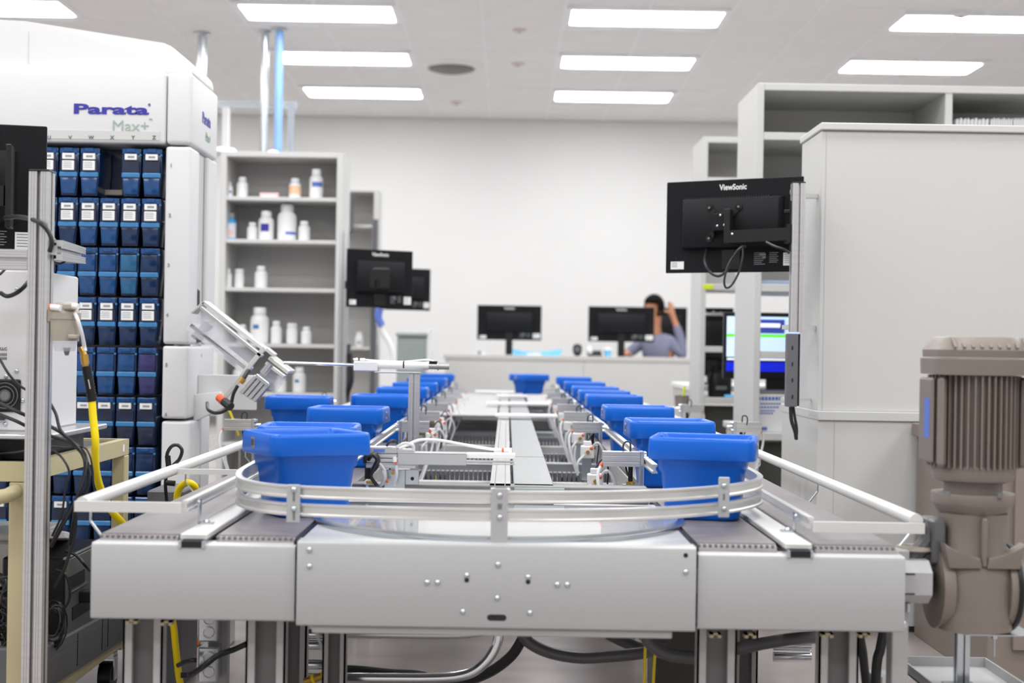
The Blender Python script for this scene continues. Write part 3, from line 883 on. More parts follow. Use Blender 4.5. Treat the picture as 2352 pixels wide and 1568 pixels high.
# body behind the cells
m = MB(); m.box((xl, MY + .01, 0), (xc0 - .002, MY + .41, .10), .004); m.build('plinth', 'whitem', mac)
m = MB(); m.box((xl, MY + .23, .101), (xc0, MY + .41, zh0), .003); m.build('cabinet_back', 'sgrey', mac)
m = MB(); m.box((xl, MY + .16, .101), (xc0, MY + .229, zh0 - .002)); m.build('cell_rack', 'celld', mac)
# protruding white plate and switchgear at the outlet
m = MB(); a, b = A(482, 860, 4.75), A(588, 942, 4.75); m.box((xr, 4.75, b.z), (b.x, 4.765, a.z), .002); m.build('side_plate', 'whitem', mac)
m = MB(); a, b = A(448, 905, 4.72), A(520, 955, 4.72); m.prism([(a.x, a.z), (b.x - .02, a.z + .01), (b.x, b.z + .03), (a.x, b.z - .02)], 'Y', 4.70, 4.75, .004); m.build('valve_cover', 'white', mac)
# cells
PX, PZ = 47.9 * MY / F, 114.5 * MY / F
x0c = A(353, 0, MY).x
z_top = za(340)
def make_cell(label, loc, kind):
    t = thing('medication_cell', label, 'container', loc, 0, 'blue medication cells in the machine')
    w = PX * .46
    H = PZ
    # housing tapered toward the bottom
    m = MB()
    m.prism([(-w, -.002), (w, -.002), (w, -H * .46), (w * .80, -H * .97), (-w * .80, -H * .97), (-w, -H * .46)], 'Y', .012, .15, .003)
    m.build('housing', 'celld', t, local=True)
    m = MB(); m.box((-w * .92, .002, -H * .13), (w * .92, .012, -H * .02), .002); m.box((-w * .5, -.003, -H * .10), (w * .5, .004, -H * .02), .002); m.build('top_clip', 'cellb', t, local=True)
    m = MB(); m.box((-w * .94, .0, -H * .60), (w * .94, .012, -H * .50), .0025); m.build('lid_lip', 'celll', t, local=True)
    m = MB(); m.prism([(-w * .86, -H * .61), (w * .86, -H * .61), (w * .72, -H * .93), (-w * .72, -H * .93)], 'Y', .004, .012, .002)
    body = {'l': 'cellb', 'd': 'celld', 'g': 'cellg', 'p': 'cellp', 'n': 'celln'}[kind[1]]
    m.build('window', body, t, local=True)
    m = MB(); m.cyl((w * .98, .004, -H * .14), (w * .98, .012, -H * .14), .0035, 8); m.build('pivot', 'celll', t, local=True)
    if kind[0] in 'Ls':
        m = MB(); m.box((-w * .62, -.001, -H * .245), (w * .62, .011, -H * .125), .001); q = m.build('barcode_label', 'paper', t, local=True)
        m = MB(); m.box((-w * .3, -.0015, -H * .205), (w * .4, -.0009, -H * .165)); m.build('barcode', 'inkg', q, local=True)
    if kind[0] == 'L':
        m = MB(); m.box((-w * .86, .003, -H * .495), (w * .86, .012, -H * .255), .001); m.build('label_holder', 'celln', t, local=True)
        m = MB(); m.box((-w * .62, -.001, -H * .465), (w * .62, .004, -H * .275), .001); q = m.build('drug_label', 'paper', t, local=True)
        ln = MB()
        for i in range(4): ln.box((-w * .5, -.0014, -H * (.31 + .035 * i)), (w * (.35 + .04 * (i % 2)), -.0009, -H * (.300 + .035 * i)))
        ln.build('print_lines', 'inkg', q, local=True)
    elif kind[0] == 's':
        m = MB(); m.box((-w * .86, .002, -H * .495), (w * .86, .012, -H * .26), .001); m.build('label_holder', 'celln', t, local=True)
    else:
        m = MB(); m.prism([(-w * .84, -H * .15), (w * .84, -H * .15), (w * .8, -H * .48), (-w * .8, -H * .48)], 'Y', .004, .012, .002); m.build('upper_window', body, t, local=True)
    return t
cells = {}
cols = 'ZYXWVUTSR'
rown = ['top', 'second', 'third', 'fourth', 'fifth', 'sixth', 'seventh', 'eighth', 'ninth', 'tenth']
kinds = ['Ll', 'Ld', 'ul', 'Ld', 'ul', 'sn', 'ud', 'sd', 'ud', 'sd']
for r in range(9):
    for c in range(9):
        if r == 0 and c == 2: continue
        k = kinds[r]
        if r == 0 and c in (0, 1): k = 'sl'
        if r == 1 and c in (2, 3): k = 'Ll'
        if r == 2 and c in (0,): k = 'ud'
        if r == 2 and c == 1: k = 'ug'
        if r == 4 and c == 0: k = 'up'
        if r == 4 and c > 4: k = 'ug'
        lb = 'blue medication cell in the column lettered %s, %s row of the machine' % (cols[c], rown[r])
        loc = (x0c - PX * c - .0012 * r, MY + .004, z_top - PZ * r)
        if k not in cells: cells[k] = make_cell(lb, loc, k)
        else: dup(cells[k], loc, 0, lb)
m = MB(); a, b = A(235, 448, MY + .1), A(281, 436, MY + .1); m.box((a.x, MY + .1, a.z), (b.x, MY + .14, b.z), .002); m.build('slot_plate', 'regul', mac)

# sloping clear chute with its gate cylinder
ch = thing('delivery_chute', 'sloping clear and aluminium chute coming out of the white machine', 'chute', A(560, 790, 4.5))
def slab(mb, p, q, th, y0, y1, bevel=.001):
    """slab between two pixel points, thickness below in metres"""
    a, b = A(p[0], p[1], y0), A(q[0], q[1], y0)
    d = (b - a); d.y = 0; n = V((d.z, 0, -d.x)).normalized()
    if n.z > 0: n = -n
    c0, c1, c2, c3 = a, b, b + n * th, a + n * th
    def at(v, y): return V((v.x, y, v.z))
    return mb.hexa([at(c0, y0), at(c1, y0), at(c1, y1), at(c0, y1), at(c3, y0), at(c2, y0), at(c2, y1), at(c3, y1)][4:] + [at(c0, y0), at(c1, y0), at(c1, y1), at(c0, y1)], bevel)
m = MB(); slab(m, (468, 690), (610, 800), .012, 4.44, 4.52); m.build('top_rail', 'rail', ch)
m = MB(); slab(m, (462, 703), (602, 815), .010, 4.40, 4.44); m.build('front_rail', 'silver', ch)
m = MB(); slab(m, (466, 706), (600, 812), .085, 4.42, 4.424, 0); m.build('clear_side', 'acryl', ch)
m = MB(); slab(m, (440, 742), (570, 845), .012, 4.42, 4.52); m.build('lower_rail', 'rail', ch)
m = MB(); slab(m, (437, 716), (466, 692), .008, 4.44, 4.54); m.build('upper_arm', 'rail', ch)
m = MB(); slab(m, (437, 770), (470, 737), .02, 4.46, 4.54); m.build('chute_grey_lip', 'greyb', ch)  # plain grey lip at the machine end of the chute
m = MB(); slab(m, (620, 818), (665, 852), .012, 4.42, 4.54); slab(m, (612, 830), (655, 862), .010, 4.40, 4.44); m.build('end_spout', 'rail', ch)
m = MB(); slab(m, (615, 835), (658, 868), .06, 4.43, 4.434, 0); m.build('spout_cover', 'acryl', ch)
m = MB(); slab(m, (613, 797), (633, 813), .012, 4.38, 4.42); slab(m, (508, 930), (612, 800), -.014, 4.40, 4.412); m.build('gate_bracket', 'rail', ch)
gt = thing('gate_cylinder', 'short finned silver cylinder clamped under the lower end of the chute', 'pneumatic cylinder', A(590, 880, 4.42))
m = MB()
for i in range(4):
    slab(m, (556 + i * 9.5, 906 + i * 6), (590 + i * 9.5, 866 + i * 6), -.011, 4.38, 4.43, .001)
m.build('cylinder_body', 'silver', gt)
m = MB(); slab(m, (590, 858), (618, 880), .012, 4.37, 4.44); m.build('end_cap', 'zinc', gt)
m = MB(); m.cyl(A(604, 858, 4.405), A(622, 836, 4.405), .012, 12); m.build('piston_rod', 'chrome', gt)
cb = thing('sensor_cable', 'black sensor cable with brass plug and orange connector looping under the chute', 'cable', A(530, 940, 4.38))
m = MB(); m.tube([A(571, 850, 4.4), A(560, 868, 4.38), A(552, 878, 4.38)], .007, 8, 4); m.tube([A(546, 885, 4.38), A(536, 905, 4.38), A(530, 928, 4.38), A(514, 944, 4.38), A(494, 948, 4.4), A(478, 940, 4.45), A(476, 925, 4.6)], .0055, 8, 6); m.build('cord', 'cable', cb)
m = MB(); m.cyl(A(552, 878, 4.38), A(560, 868, 4.38), .010, 10); m.build('brass_plug', 'brass', cb)
m = MB(); m.cyl(A(515, 922, 4.39), A(530, 934, 4.37), .014, 10); m.build('black_connector', 'cable', cb)
m = MB(); m.cyl(A(503, 912, 4.41), A(514, 921, 4.395), .013, 10); m.build('orange_connector', 'orange', cb)
m = MB(); m.tube([A(518, 925, 4.5), A(530, 950, 4.5), A(540, 975, 4.5), A(548, 1000, 4.5)], .004, 6, 5); m.build('yellow_tube', 'yellow', cb)

# horizontal cylinder on its post behind the second left tote
hz = thing('sweep_cylinder', 'long horizontal silver cylinder with a thin rod pointing left at the chute', 'pneumatic cylinder', A(920, 840, 4.15))
Yc = 4.15
m = MB(); m.cyl(A(652, 833, Yc), A(814, 838, Yc), .0045, 12); m.build('rod', 'chrome', hz)
m = MB(); m.tube([A(812, 826, Yc), A(822, 824, Yc)], .004, 8); bxuv(m, 812, 829, 866, 853, Yc - .02, Yc + .02, .003); bxuv(m, 826, 822, 838, 829, Yc - .01, Yc + .01, .002); m.build('guide_block', 'white', hz)
m = MB(); m.cyl(A(866, 838, Yc), A(985, 840, Yc), .0115, 16); m.build('barrel', 'white', hz)
m = MB(); m.cyl(A(984, 840, Yc), A(1032, 841, Yc), .010, 14); m.cyl(A(1004, 840, Yc), A(1008, 840, Yc), .013, 14); m.build('end_cap', 'silver', hz)
m = MB(); m.cyl(A(926, 838, Yc), A(929, 838, Yc), .0125, 14); bxuv(m, 986, 829, 1004, 834, Yc - .01, Yc, 0); m.build('clamp_bands', 'black', hz)
m = MB(); m.tube([A(840, 826, Yc), A(880, 829, Yc + .01), A(930, 830, Yc + .02), A(980, 826, Yc + .01), A(1000, 832, Yc)], .003, 6, 6); m.build('air_hose', 'white', hz)
m = MB(); bxuv(m, 860, 853, 965, 858, Yc - .02, Yc + .02, .001); m.build('support_plate', 'silver', hz)
p0 = A(952, 858, Yc)
m = MB(); m.sweep([(p0.x, Yc, ZL1), (p0.x, Yc, p0.z)], ribbed(.032, .006, .009), up=(0, 1, 0)); hp = m.build('post', 'silver', hz)

# ---------------------------------------------------------------- monitors
def make_monitor(label, loc, rz, w, h, logo=True, vesa=True, labels=True, group=None):
    """back of the screen faces local -y"""
    t = thing('monitor', label, 'monitor', loc, rz, group)
    m = MB(); m.box((-w / 2, 0, -h / 2), (w / 2, .012, h / 2), .002); m.build('back_panel', 'monb', t, local=True)
    m = MB(); m.box((-w / 2 + .006, .0121, -h / 2 + .012), (w / 2 - .006, .0135, h / 2 - .006)); m.build('screen', 'black', t, local=True)
    # raised housing with sloping lower edge
    hx, h1, h0 = w * .375, h * .31, -h * .23
    m = MB(); m.hexa([(-hx, 0, h0), (hx, 0, h0), (hx, 0, h0 + .001), (-hx, 0, h0 + .001)][:0] or [V(q) for q in ((-hx + .012, -.028, h0), (hx - .012, -.028, h0), (hx, 0, h0 - .004), (-hx, 0, h0 - .004), (-hx + .012, -.028, h1 - .006), (hx - .012, -.028, h1 - .006), (hx, 0, h1), (-hx, 0, h1))], .002)
    m.build('rear_housing', 'monh', t, local=True)
    m = MB()
    n = 34
    for i in range(n):
        m.box((-hx + .03 + i * (2 * hx - .07) / n, -.024, h1 - .006), (-hx + .03 + (i + .55) * (2 * hx - .07) / n, -.012, h1 - .0005))
    m.build('vent_slots', 'cellk', t, local=True)
    m = MB(); m.box((-.035, -.006, -h * .47), (.03, 0, -h * .25), .002); m.build('stand_socket', 'black', t, local=True)
    m = MB(); m.cyl((-w * .42, -.001, -h * .34), (-w * .42, 0, -h * .34), .003, 10); m.build('lock_slot', 'cellk', t, local=True)
    if logo:
        text('maker_lettering', 'ViewSonic', .026 * h / .303, 'logow', t, (0, -.0006, h * .415), bold=.0006, xs=.86, depth=.0005, local=True)
    if labels:
        m = MB(); m.box((-w * .46, -.0006, -h * .46), (-w * .36, 0, -h * .375)); q = m.build('sticker', 'paper', t, local=True, label='small white sticker at the lower corner')
        ln = MB()
        for i in range(3): ln.box((-w * .452, -.001, -h * (.395 + .02 * i)), (-w * .41, -.0005, -h * (.387 + .02 * i)))
        ln.build('print_lines', 'inkg', q, local=True)
        m = MB(); m.box((w * .37, -.0006, -h * .435), (w * .48, 0, -h * .30)); q = m.build('sticker', 'paper', t, local=True, label='larger white sticker beside the ports')
        ln = MB()
        for i in range(5): ln.box((w * .378, -.001, -h * (.32 + .022 * i)), (w * (.46 - .01 * (i % 3)), -.0005, -h * (.313 + .022 * i)))
        ln.build('print_lines', 'inkg', q, local=True)
        ln = MB()
        for i in range(7): ln.box((w * .16, -.0006, -h * (.30 + .02 * i)), (w * (.24 - .012 * (i % 3)), 0, -h * (.294 + .02 * i)))
        for i in range(6): ln.box((w * .27, -.0006, -h * (.30 + .02 * i)), (w * (.335 - .01 * (i % 2)), 0, -h * (.294 + .02 * i)))
        ln.box((w * .20, -.0008, -h * .325), (w * .245, 0, -h * .305)); ln.box((w * .22, -.0008, -h * .35), (w * .245, 0, -h * .333))
        ln.build('rating_print', 'inkg', t, local=True)
    return t
def sub_empty(name, parent, c, rz=0.0):
    t = bpy.data.objects.new(name, None); COL.objects.link(t); t.empty_display_size = .05
    t.parent = parent
    W = Matrix.Translation(parent.location) @ Matrix.Rotation(parent.rotation_euler.z, 4, 'Z')
    t.matrix_local = W.inverted() @ (Matrix.Translation(V(c)) @ Matrix.Rotation(rz, 4, 'Z'))
    WLOC[t.name] = V(c)
    return t
def make_arm(label, c, rz, wall, mon):
    """mount plate on the back of a monitor at c (world), reaching to the world point wall"""
    t = sub_empty('monitor_arm', mon, c, rz)
    m = MB()
    for sx in (-1, 1):
        for sz in (-1, 1):
            m.sweep([(0, -.031, 0), (sx * .032, -.031, sz * .03), (sx * .05, -.031, sz * .05)], [(-.009, -.002), (.009, -.002), (.009, .002), (-.009, .002)], up=(0, 1, 0))
            m.cyl((sx * .05, -.033, sz * .05), (sx * .05, -.0288, sz * .05), .012, 14)
    m.build('mount_plate', 'black', t, local=True)
    m = MB()
    for sx in (-1, 1):
        for sz in (-1, 1):
            m.cyl((sx * .05, -.037, sz * .05), (sx * .05, -.033, sz * .05), .004, 8)
    m.build('mount_screws', 'framed', t, local=True)
    m = MB(); m.box((-.03, -.058, -.028), (.026, -.033, .030), .003); m.box((-.034, -.05, -.05), (-.026, -.035, .035), .002); m.build('tilt_block', 'monh', t, local=True)
    m = MB()
    for x, z in ((-.012, -.012), (.012, -.010), (-.002, .022)): m.lathe([(.004, -.058), (.0035, -.061), (.0002, -.0615)], (x, 0, z), 'Y', 8)
    m.build('pivot_screws', 'chrome', t, local=True)
    m = MB(); m.box((.020, -.085, -.072), (.040, -.052, .040), .003); m.build('knuckle', 'black', t, local=True)
    inv = (Matrix.Translation(c) @ Matrix.Rotation(rz, 4, 'Z')).inverted()
    w = inv @ V(wall)
    a = V((.038, -.075, -.05)); b = V((w.x - (.02 if w.x > 0 else -.02), w.y - .01, -.045))
    m = MB(); m.sweep([a, b], [(-.009, -.020), (.009, -.020), (.009, .020), (-.009, .020)]); m.build('arm_link', 'black', t, local=True)
    m = MB(); m.cyl(b + V((0, 0, -.03)), b + V((0, 0, .03)), .012, 14); m.build('wall_pivot', 'black', t, local=True)
    m = MB(); m.box((w.x - .022, w.y - .012, -.1), (w.x - .012, w.y + .02, .06), .002); m.box((w.x - .04, w.y - .012, -.075), (w.x - .012, w.y + .012, -.062), .002); m.box((w.x - .04, w.y - .012, .02), (w.x - .012, w.y + .012, .032), .002); m.build('post_bracket', 'black', t, local=True)
    m = MB(); m.lathe([(.004, -.012), (.0002, -.0135)], (a.x + .012, a.y, a.z + .008), 'Y', 8)
    m.build('link_screw', 'chrome', t, local=True)
    return t
mc = V((.728, 4.635, CZ + .407)); mrz = math.radians(-29.6)
mon = make_monitor('black flat monitor seen from behind, on the aluminium post at the right', mc, mrz, .468, .303)
T = Matrix.Translation(mc) @ Matrix.Rotation(mrz, 4, 'Z')
make_arm('black jointed arm holding the right monitor to its aluminium post', T @ V((-.018, 0, .008)), mrz, (.905, 4.47, CZ + .41), mon)
m = MB()
m.tube([T @ V((-.085, -.008, -.072)), A(1619, 600, 4.58), A(1630, 624, 4.56), A(1650, 634, 4.55), A(1668, 622, 4.54), A(1682, 595, 4.5), A(1700, 570, 4.48), A(1712, 566, 4.5)], .0045, 8, 6)
m.tube([A(1700, 572, 4.5), A(1676, 602, 4.5), A(1664, 640, 4.5), A(1667, 660, 4.5), A(1680, 655, 4.5), A(1697, 625, 4.5), A(1706, 590, 4.5), A(1706, 568, 4.53)], .0035, 8, 6)
m.tube([A(1760, 556, 4.45), A(1780, 566, 4.42), A(1800, 572, 4.41), A(1812, 580, 4.43)], .004, 8, 5)
single(m, 'monitor_cables', 'cable', 'black cables looping below the right monitor', 'cable')
# post for it and the power strip under it
px, py = .9065, 4.47
ztop, zbot = A(1829, 417, 4.45).z, A(1826, 762, 4.45).z
t = thing('monitor_post', 'short grooved aluminium post in front of the tall grey cabinet', 'post', (px, py, zbot))
m = MB(); m.sweep([(px, py, zbot), (px, py, ztop - .004)], ribbed(), up=(0, 1, 0)); m.build('extrusion', 'silver', t)
m = MB(); m.box((px - .02, py - .02, ztop - .004), (px + .02, py + .02, ztop), .001); m.build('end_cap', 'black', t)
for z in (zbot + .01, ztop - .03):
    m = MB(); m.box((px - .012, py + .02, z), (px + .012, 4.66, z + .014)); m.box((px - .012, 4.64, z), (1.006, 4.66, z + .014)); m.build('cabinet_bracket', 'grey', t)
t = thing('power_strip', 'slim grey power strip with black slots below the right monitor post', 'power strip', A(1822, 935, 4.45))
a, b = A(1809, 764, 4.44), A(1836, 934, 4.44)
m = MB(); m.box((a.x, 4.44, b.z), (b.x - .006, 4.475, a.z - .002), .002); ps = m.build('housing', 'sgrey', t)
m = MB(); m.box((b.x - .0055, 4.442, b.z + .002), (b.x, 4.474, a.z - .003), .001); m.build('side_cover', 'black', t)
sm = MB(); sm.box((-.0022, -.0012, -.006), (.0022, .0, .006)); sm = sm.mesh('slot', 'cellk')
for v in (799, 836, 873, 911): place(sm, 'slot', ps, A(1820, v, 4.4398))
m = MB(); m.tube([A(1816, 934, 4.455), A(1818, 965, 4.455), A(1826, 990, 4.455), A(1829, 1008, 4.455)], .006, 8, 6); m.tube([A(1822, 934, 4.46), A(1826, 960, 4.46), A(1830, 985, 4.46), A(1829, 1010, 4.457)], .0045, 8, 6); m.build('power_cords', 'cable', t)
m = MB(); m.box((b.x - .012, 4.475, b.z + .01), (b.x - .002, 4.7, b.z + .02)); m.box((b.x - .012, 4.69, b.z + .01), (1.004, 4.7, b.z + .02)); m.build('cabinet_bracket', 'grey', t)

# two monitors at the left back on their posts
for (lb, c, Y, w, h, rz, px_, tp, lbp, grp) in (
        ('black monitor back on the left, larger of the two beyond the shelf', (873, 640), 7.4, .33, .30, 26, (791, 530), 7.55, 'grey aluminium post beside the white bottle shelf', None),
        ('black monitor back on the left, half hidden behind a larger one', (930, 664), 10.2, .36, .30, 26, (862, 504), 10.35, 'dark thin post behind the left monitors', None)):
    p = A(c[0], c[1], Y)
    mon2 = make_monitor(lb, p, math.radians(rz), w * 1.1, h, labels=True)
    q = A(px_[0], px_[1], tp)
    pt = thing('monitor_post', lbp, 'post', (q.x, q.y, 0))
    m = MB(); m.sweep([(q.x, q.y, .01), (q.x, q.y, q.z)], tslot(.045), up=(0, 1, 0)); m.build('extrusion', 'silver' if tp < 8 else 'sgrey', pt)
    m = MB(); m.box((q.x - .06, q.y - .06, 0), (q.x + .06, q.y + .06, .01), .002); m.build('base_plate', 'zinc', pt)
    at_ = sub_empty('monitor_arm', mon2, p, 0.0)
    m = MB(); m.cbox((p.x, p.y - .045, p.z), (.11, .02, .11), .008); m.build('mount_plate', 'black', at_)
    m = MB(); m.sweep([(p.x, p.y - .06, p.z - .03), (q.x + .02, q.y - .04, p.z - .03)], [(-.012, -.02), (.012, -.02), (.012, .02), (-.012, .02)]); m.build('arm_link', 'black', at_)
    m = MB(); m.cbox((q.x + .028, q.y - .04, p.z - .03), (.012, .06, .14), .003); m.build('post_bracket', 'black', at_)

# ---------------------------------------------------------------- tall white bottle shelf, left
def bookcase(name, label, x0, x1, y, d, ztop, shelves, th=.022, back='greyb', low=0.0, openback=None, group=None, sm='grey'):
    t = thing(name, label, 'shelving', ((x0 + x1) / 2, y, 0), 0, group)
    m = MB(); m.box((x0, y, 0), (x0 + th * 1.6, y + d, ztop), .002); m.build('side_panel', sm, t)
    m = MB(); m.box((x1 - th * 1.6, y, 0), (x1, y + d, ztop), .002); m.build('side_panel', sm, t)
    m = MB(); m.box((x0 + th * 1.6, y, ztop - th * 1.3), (x1 - th * 1.6, y + d, ztop), .002); m.build('top_board', sm, t)
    for z in shelves:
        m = MB(); m.box((x0 + th * 1.6, y + .004, z - th), (x1 - th * 1.6, y + d - .008, z), .002); m.build('shelf_board', sm, t)
    zb = 0.0 if openback is None else openback
    m = MB(); m.box((x0 + th * 1.6, y + d - .007, zb), (x1 - th * 1.6, y + d, ztop - th * 1.3)); m.build('back_panel', back, t)
    return t
SY = 8.0
sz = [A(640, v, SY).z for v in (452, 550, 661, 789, 902, 1018)]
xa, xb = A(503, 600, SY).x, A(785, 600, SY).x
bookcase('bottle_shelf', 'tall light grey shelf unit holding white medicine bottles', xa, xb, SY, .36, A(640, 349, SY).z, sz)
def bottle(label, u, vt, w, base, kind='std', Y=8.1, grp='medicine bottles on the left shelf'):
    s = Y / F
    p = A(u, vt, Y); zb = sz[base]
    h = p.z - zb
    r = w * s / 2
    t = thing('medicine_bottle', label, 'bottle', (p.x, Y, zb), 0, grp)
    c = r * (.62 if kind != 'wide' else .85)
    m = MB(); m.lathe([(r * .92, 0), (r, r * .1), (r, h * .66), (r * .9, h * .74), (c, h * .80), (c, h * .83)], n=24); m.build('bottle_body', 'aqua' if kind == 'aqua' else 'white', t, local=True)
    cc = c * 1.12
    m = MB(); m.lathe([(cc, h * .82), (cc, h * .97), (cc * .9, h), (.0005, h)], n=24); m.build('cap', 'white' if kind != 'aqua' else 'inkg', t, local=True)
    def band(z0, z1, mm, a0=-150, a1=-30, nm='label_print'):
        b = MB(); pts = []
        rings = []
        for z in (h * z0, h * z1):
            rings.append([V((r * 1.006 * math.cos(math.radians(a)), r * 1.006 * math.sin(math.radians(a)), z)) for a in [a0 + (a1 - a0) * i / 12 for i in range(13)]])
        b.loft(rings, closed=False, cap=False); b.build(nm, mm, t, local=True)
    band(.08, .62, 'paper', -178, -2, 'label')
    r *= 1.004
    if kind == 'stripe': band(.30, .42, 'stripe')
    elif kind == 'blue': band(.40, .56, 'stripe', -120, -20)
    elif kind == 'P': band(.30, .56, 'logo', -125, -60)
    elif kind == 'low': band(.16, .24, 'stripe', -90, -10)
    elif kind == 'orange': band(.2, .62, 'orangep', -178, -2)
    elif kind == 'aqua': band(.12, .36, 'pinkb', -130, -50)
    elif kind == 'mint': band(.40, .52, 'celll', -125, -85)
    return t
B = [
    ('short white bottle with a thin blue stripe, left end of the top shelf row', 525, 418, 21, 0, 'stripe'),
    ('plain white bottle second from the left in the top shelf row', 557, 407, 26, 0, 'std'),
    ('wide jar with an orange label in the top shelf row', 678, 410, 28, 0, 'orange'),
    ('tall white bottle with a blue label at the right of the top shelf row', 727, 389, 31, 0, 'blue'),
    ('light blue bottle at the left end of the second shelf row', 530, 490, 26, 1, 'aqua'),
    ('small plain white bottle in the second row beside the light blue one', 580, 511, 24, 1, 'std'),
    ('white bottle with a dark purple mark in the second shelf row', 612, 485, 35, 1, 'P'),
    ('largest white bottle of the second shelf row', 660, 470, 43, 1, 'low'),
    ('small white bottle at the right end of the second shelf row', 699, 508, 27, 1, 'std'),
    ('narrow white bottle at the left end of the third shelf row', 523, 617, 21, 2, 'std'),
    ('narrow white bottle second from the left in the third shelf row', 550, 618, 22, 2, 'wide'),
    ('white bottle with a low band, rightmost in the third shelf row', 600, 611, 29, 2, 'std'),
    ('small white bottle behind the chute in the fourth shelf row', 557, 745, 24, 3, 'std'),
    ('largest white bottle of the fourth shelf row', 597, 706, 42, 3, 'mint'),
    ('white bottle beside the largest one in the fourth shelf row', 635, 737, 25, 3, 'std'),
    ('white wide-capped jar in the fourth shelf row', 671, 742, 25, 3, 'wide'),
    ('small white bottle at the right of the fourth shelf row', 704, 750, 24, 3, 'std'),
    ('white bottle partly hidden by the chute in the fifth shelf row', 552, 833, 34, 4, 'std'),
    ('white bottle right of the chute end in the fifth shelf row', 688, 843, 30, 4, 'mint'),
    ('small white bottle left of the fifth row, behind the chute spout', 645, 862, 26, 4, 'std'),
]
for b in B: bottle(*b)
p = A(620, 437, 8.08)
t = thing('medicine_carton', 'flat pink and white carton lying on the top shelf row', 'carton', (p.x, 8.08, sz[0]))
m = MB(); m.cbox((0, 0, .014), (.105, .06, .028), .001); m.build('carton_body', 'pinkb', t, local=True)
m = MB(); m.cbox((0, -.0304, .010), (.08, .0006, .008)); m.build('printed_band', 'paper', t, local=True)
# things on top of the shelf
zt = A(640, 349, SY).z
m = MB(); m.lathe([(.075, 0), (.085, .01), (.07, .035), (.001, .04)], (A(512, 340, 8.15).x, 8.15, zt), n=24); single(m, 'dish', 'white', 'low white round lid lying on top of the bottle shelf', 'lid')
m = MB(); m.lathe([(.03, 0), (.035, .01), (.02, .022), (.001, .024)], (A(627, 350, 8.1).x, 8.1, zt), n=20); single(m, 'cap', 'white', 'tiny white cap on top of the bottle shelf, in line with the blue pipe', 'cap')

# second shelf further back
x0, x1 = -2.0, A(866, 600, 11.0).x
sh2 = [A(830, v, 11.0).z for v in (516, 664, 797)]
bookcase('storage_shelf', 'narrow grey shelf unit standing behind the bottle shelf', x0, x1, 11.0, .36, A(830, 433, 11).z, sh2, .02)
p = A(826, 762, 11.1)
t = thing('medicine_bottle', 'single white bottle with a greenish label on the shelf behind the monitor posts', 'bottle', (p.x, 11.1, sh2[2]))
h = p.z - sh2[2]
m = MB(); m.lathe([(.033, 0), (.036, .005), (.036, h * .66), (.022, h * .8), (.022, h * .84)], n=20); m.build('bottle_body', 'white', t, local=True)
m = MB(); m.lathe([(.025, h * .83), (.025, h), (.001, h)], n=20); m.build('cap', 'white', t, local=True)
m = MB(); m.cbox((0, -.0365, h * .3), (.03, .001, .02)); m.build('label', 'logog', t, local=True)
# dark panels beside it: pharmacy binders
m = MB(); a, b = A(797, 440, 10.8), A(806, 530, 10.8); m.box((a.x - .02, 10.8, b.z), (b.x, 10.98, a.z), .003); a2 = m.build('door_edge', 'sgrey', None); recentre(a2); tag(a2, 'dark grey hinged door edge on the narrow shelf unit', 'door')

# grey-green bin and white hose at left back
a, b = A(912, 772, 10.9), A(986, 905, 10.9)
t = thing('waste_bin', 'grey green box cabinet beyond the left monitors', 'cabinet', ((a.x + b.x) / 2, 10.9, 0))
m = MB(); m.box((a.x, 10.9, 0), (b.x - .03, 11.4, a.z), .01); m.build('cabinet_body', 'teal', t)
m = MB(); m.box((a.x - .01, 10.88, a.z), (b.x - .02, 11.42, a.z + .03), .006); m.build('lid', 'teal', t)
m = MB(); m.box((b.x - .028, 10.9, 0), (b.x, 11.4, a.z + .06), .004); m.build('white_edge', 'white', t)
t = thing('vacuum_hose', 'pale hose with a blue sleeve curving down beside the left monitors', 'hose', A(895, 800, 9.8))
m = MB(); m.tube([A(872, 712, 9.8), A(870, 740, 9.8), A(880, 765, 9.8), A(893, 785, 9.8), A(903, 815, 9.8), A(902, 860, 9.8), A(900, 960, 9.8)], .02, 10, 6); m.build('hose', 'white', t)
m = MB(); m.tube([A(872, 708, 9.78), A(869, 728, 9.78), A(877, 748, 9.78)], .026, 10, 6); m.build('blue_sleeve', 'stripe', t)
t = thing('tall_stand', 'grey strut stand with cables beside the bottle shelf', 'stand', (A(798, 900, 7.62).x, 7.62, 0))
q = A(798, 790, 7.62)
m = MB(); m.sweep([(q.x, 7.62, .01), (q.x, 7.62, q.z)], tslot(.035), up=(0, 1, 0)); m.build('post', 'sgrey', t)
m = MB(); m.box((q.x - .05, 7.56, 0), (q.x + .05, 7.68, .01), .002); m.build('base_plate', 'zinc', t)
m = MB(); m.tube([(q.x + .02, 7.59, q.z - .05), (q.x + .03, 7.57, q.z - .2), (q.x - .02, 7.58, q.z - .35), (q.x - .03, 7.57, q.z - .6)], .012, 8, 6); m.build('cable', 'cable', t)

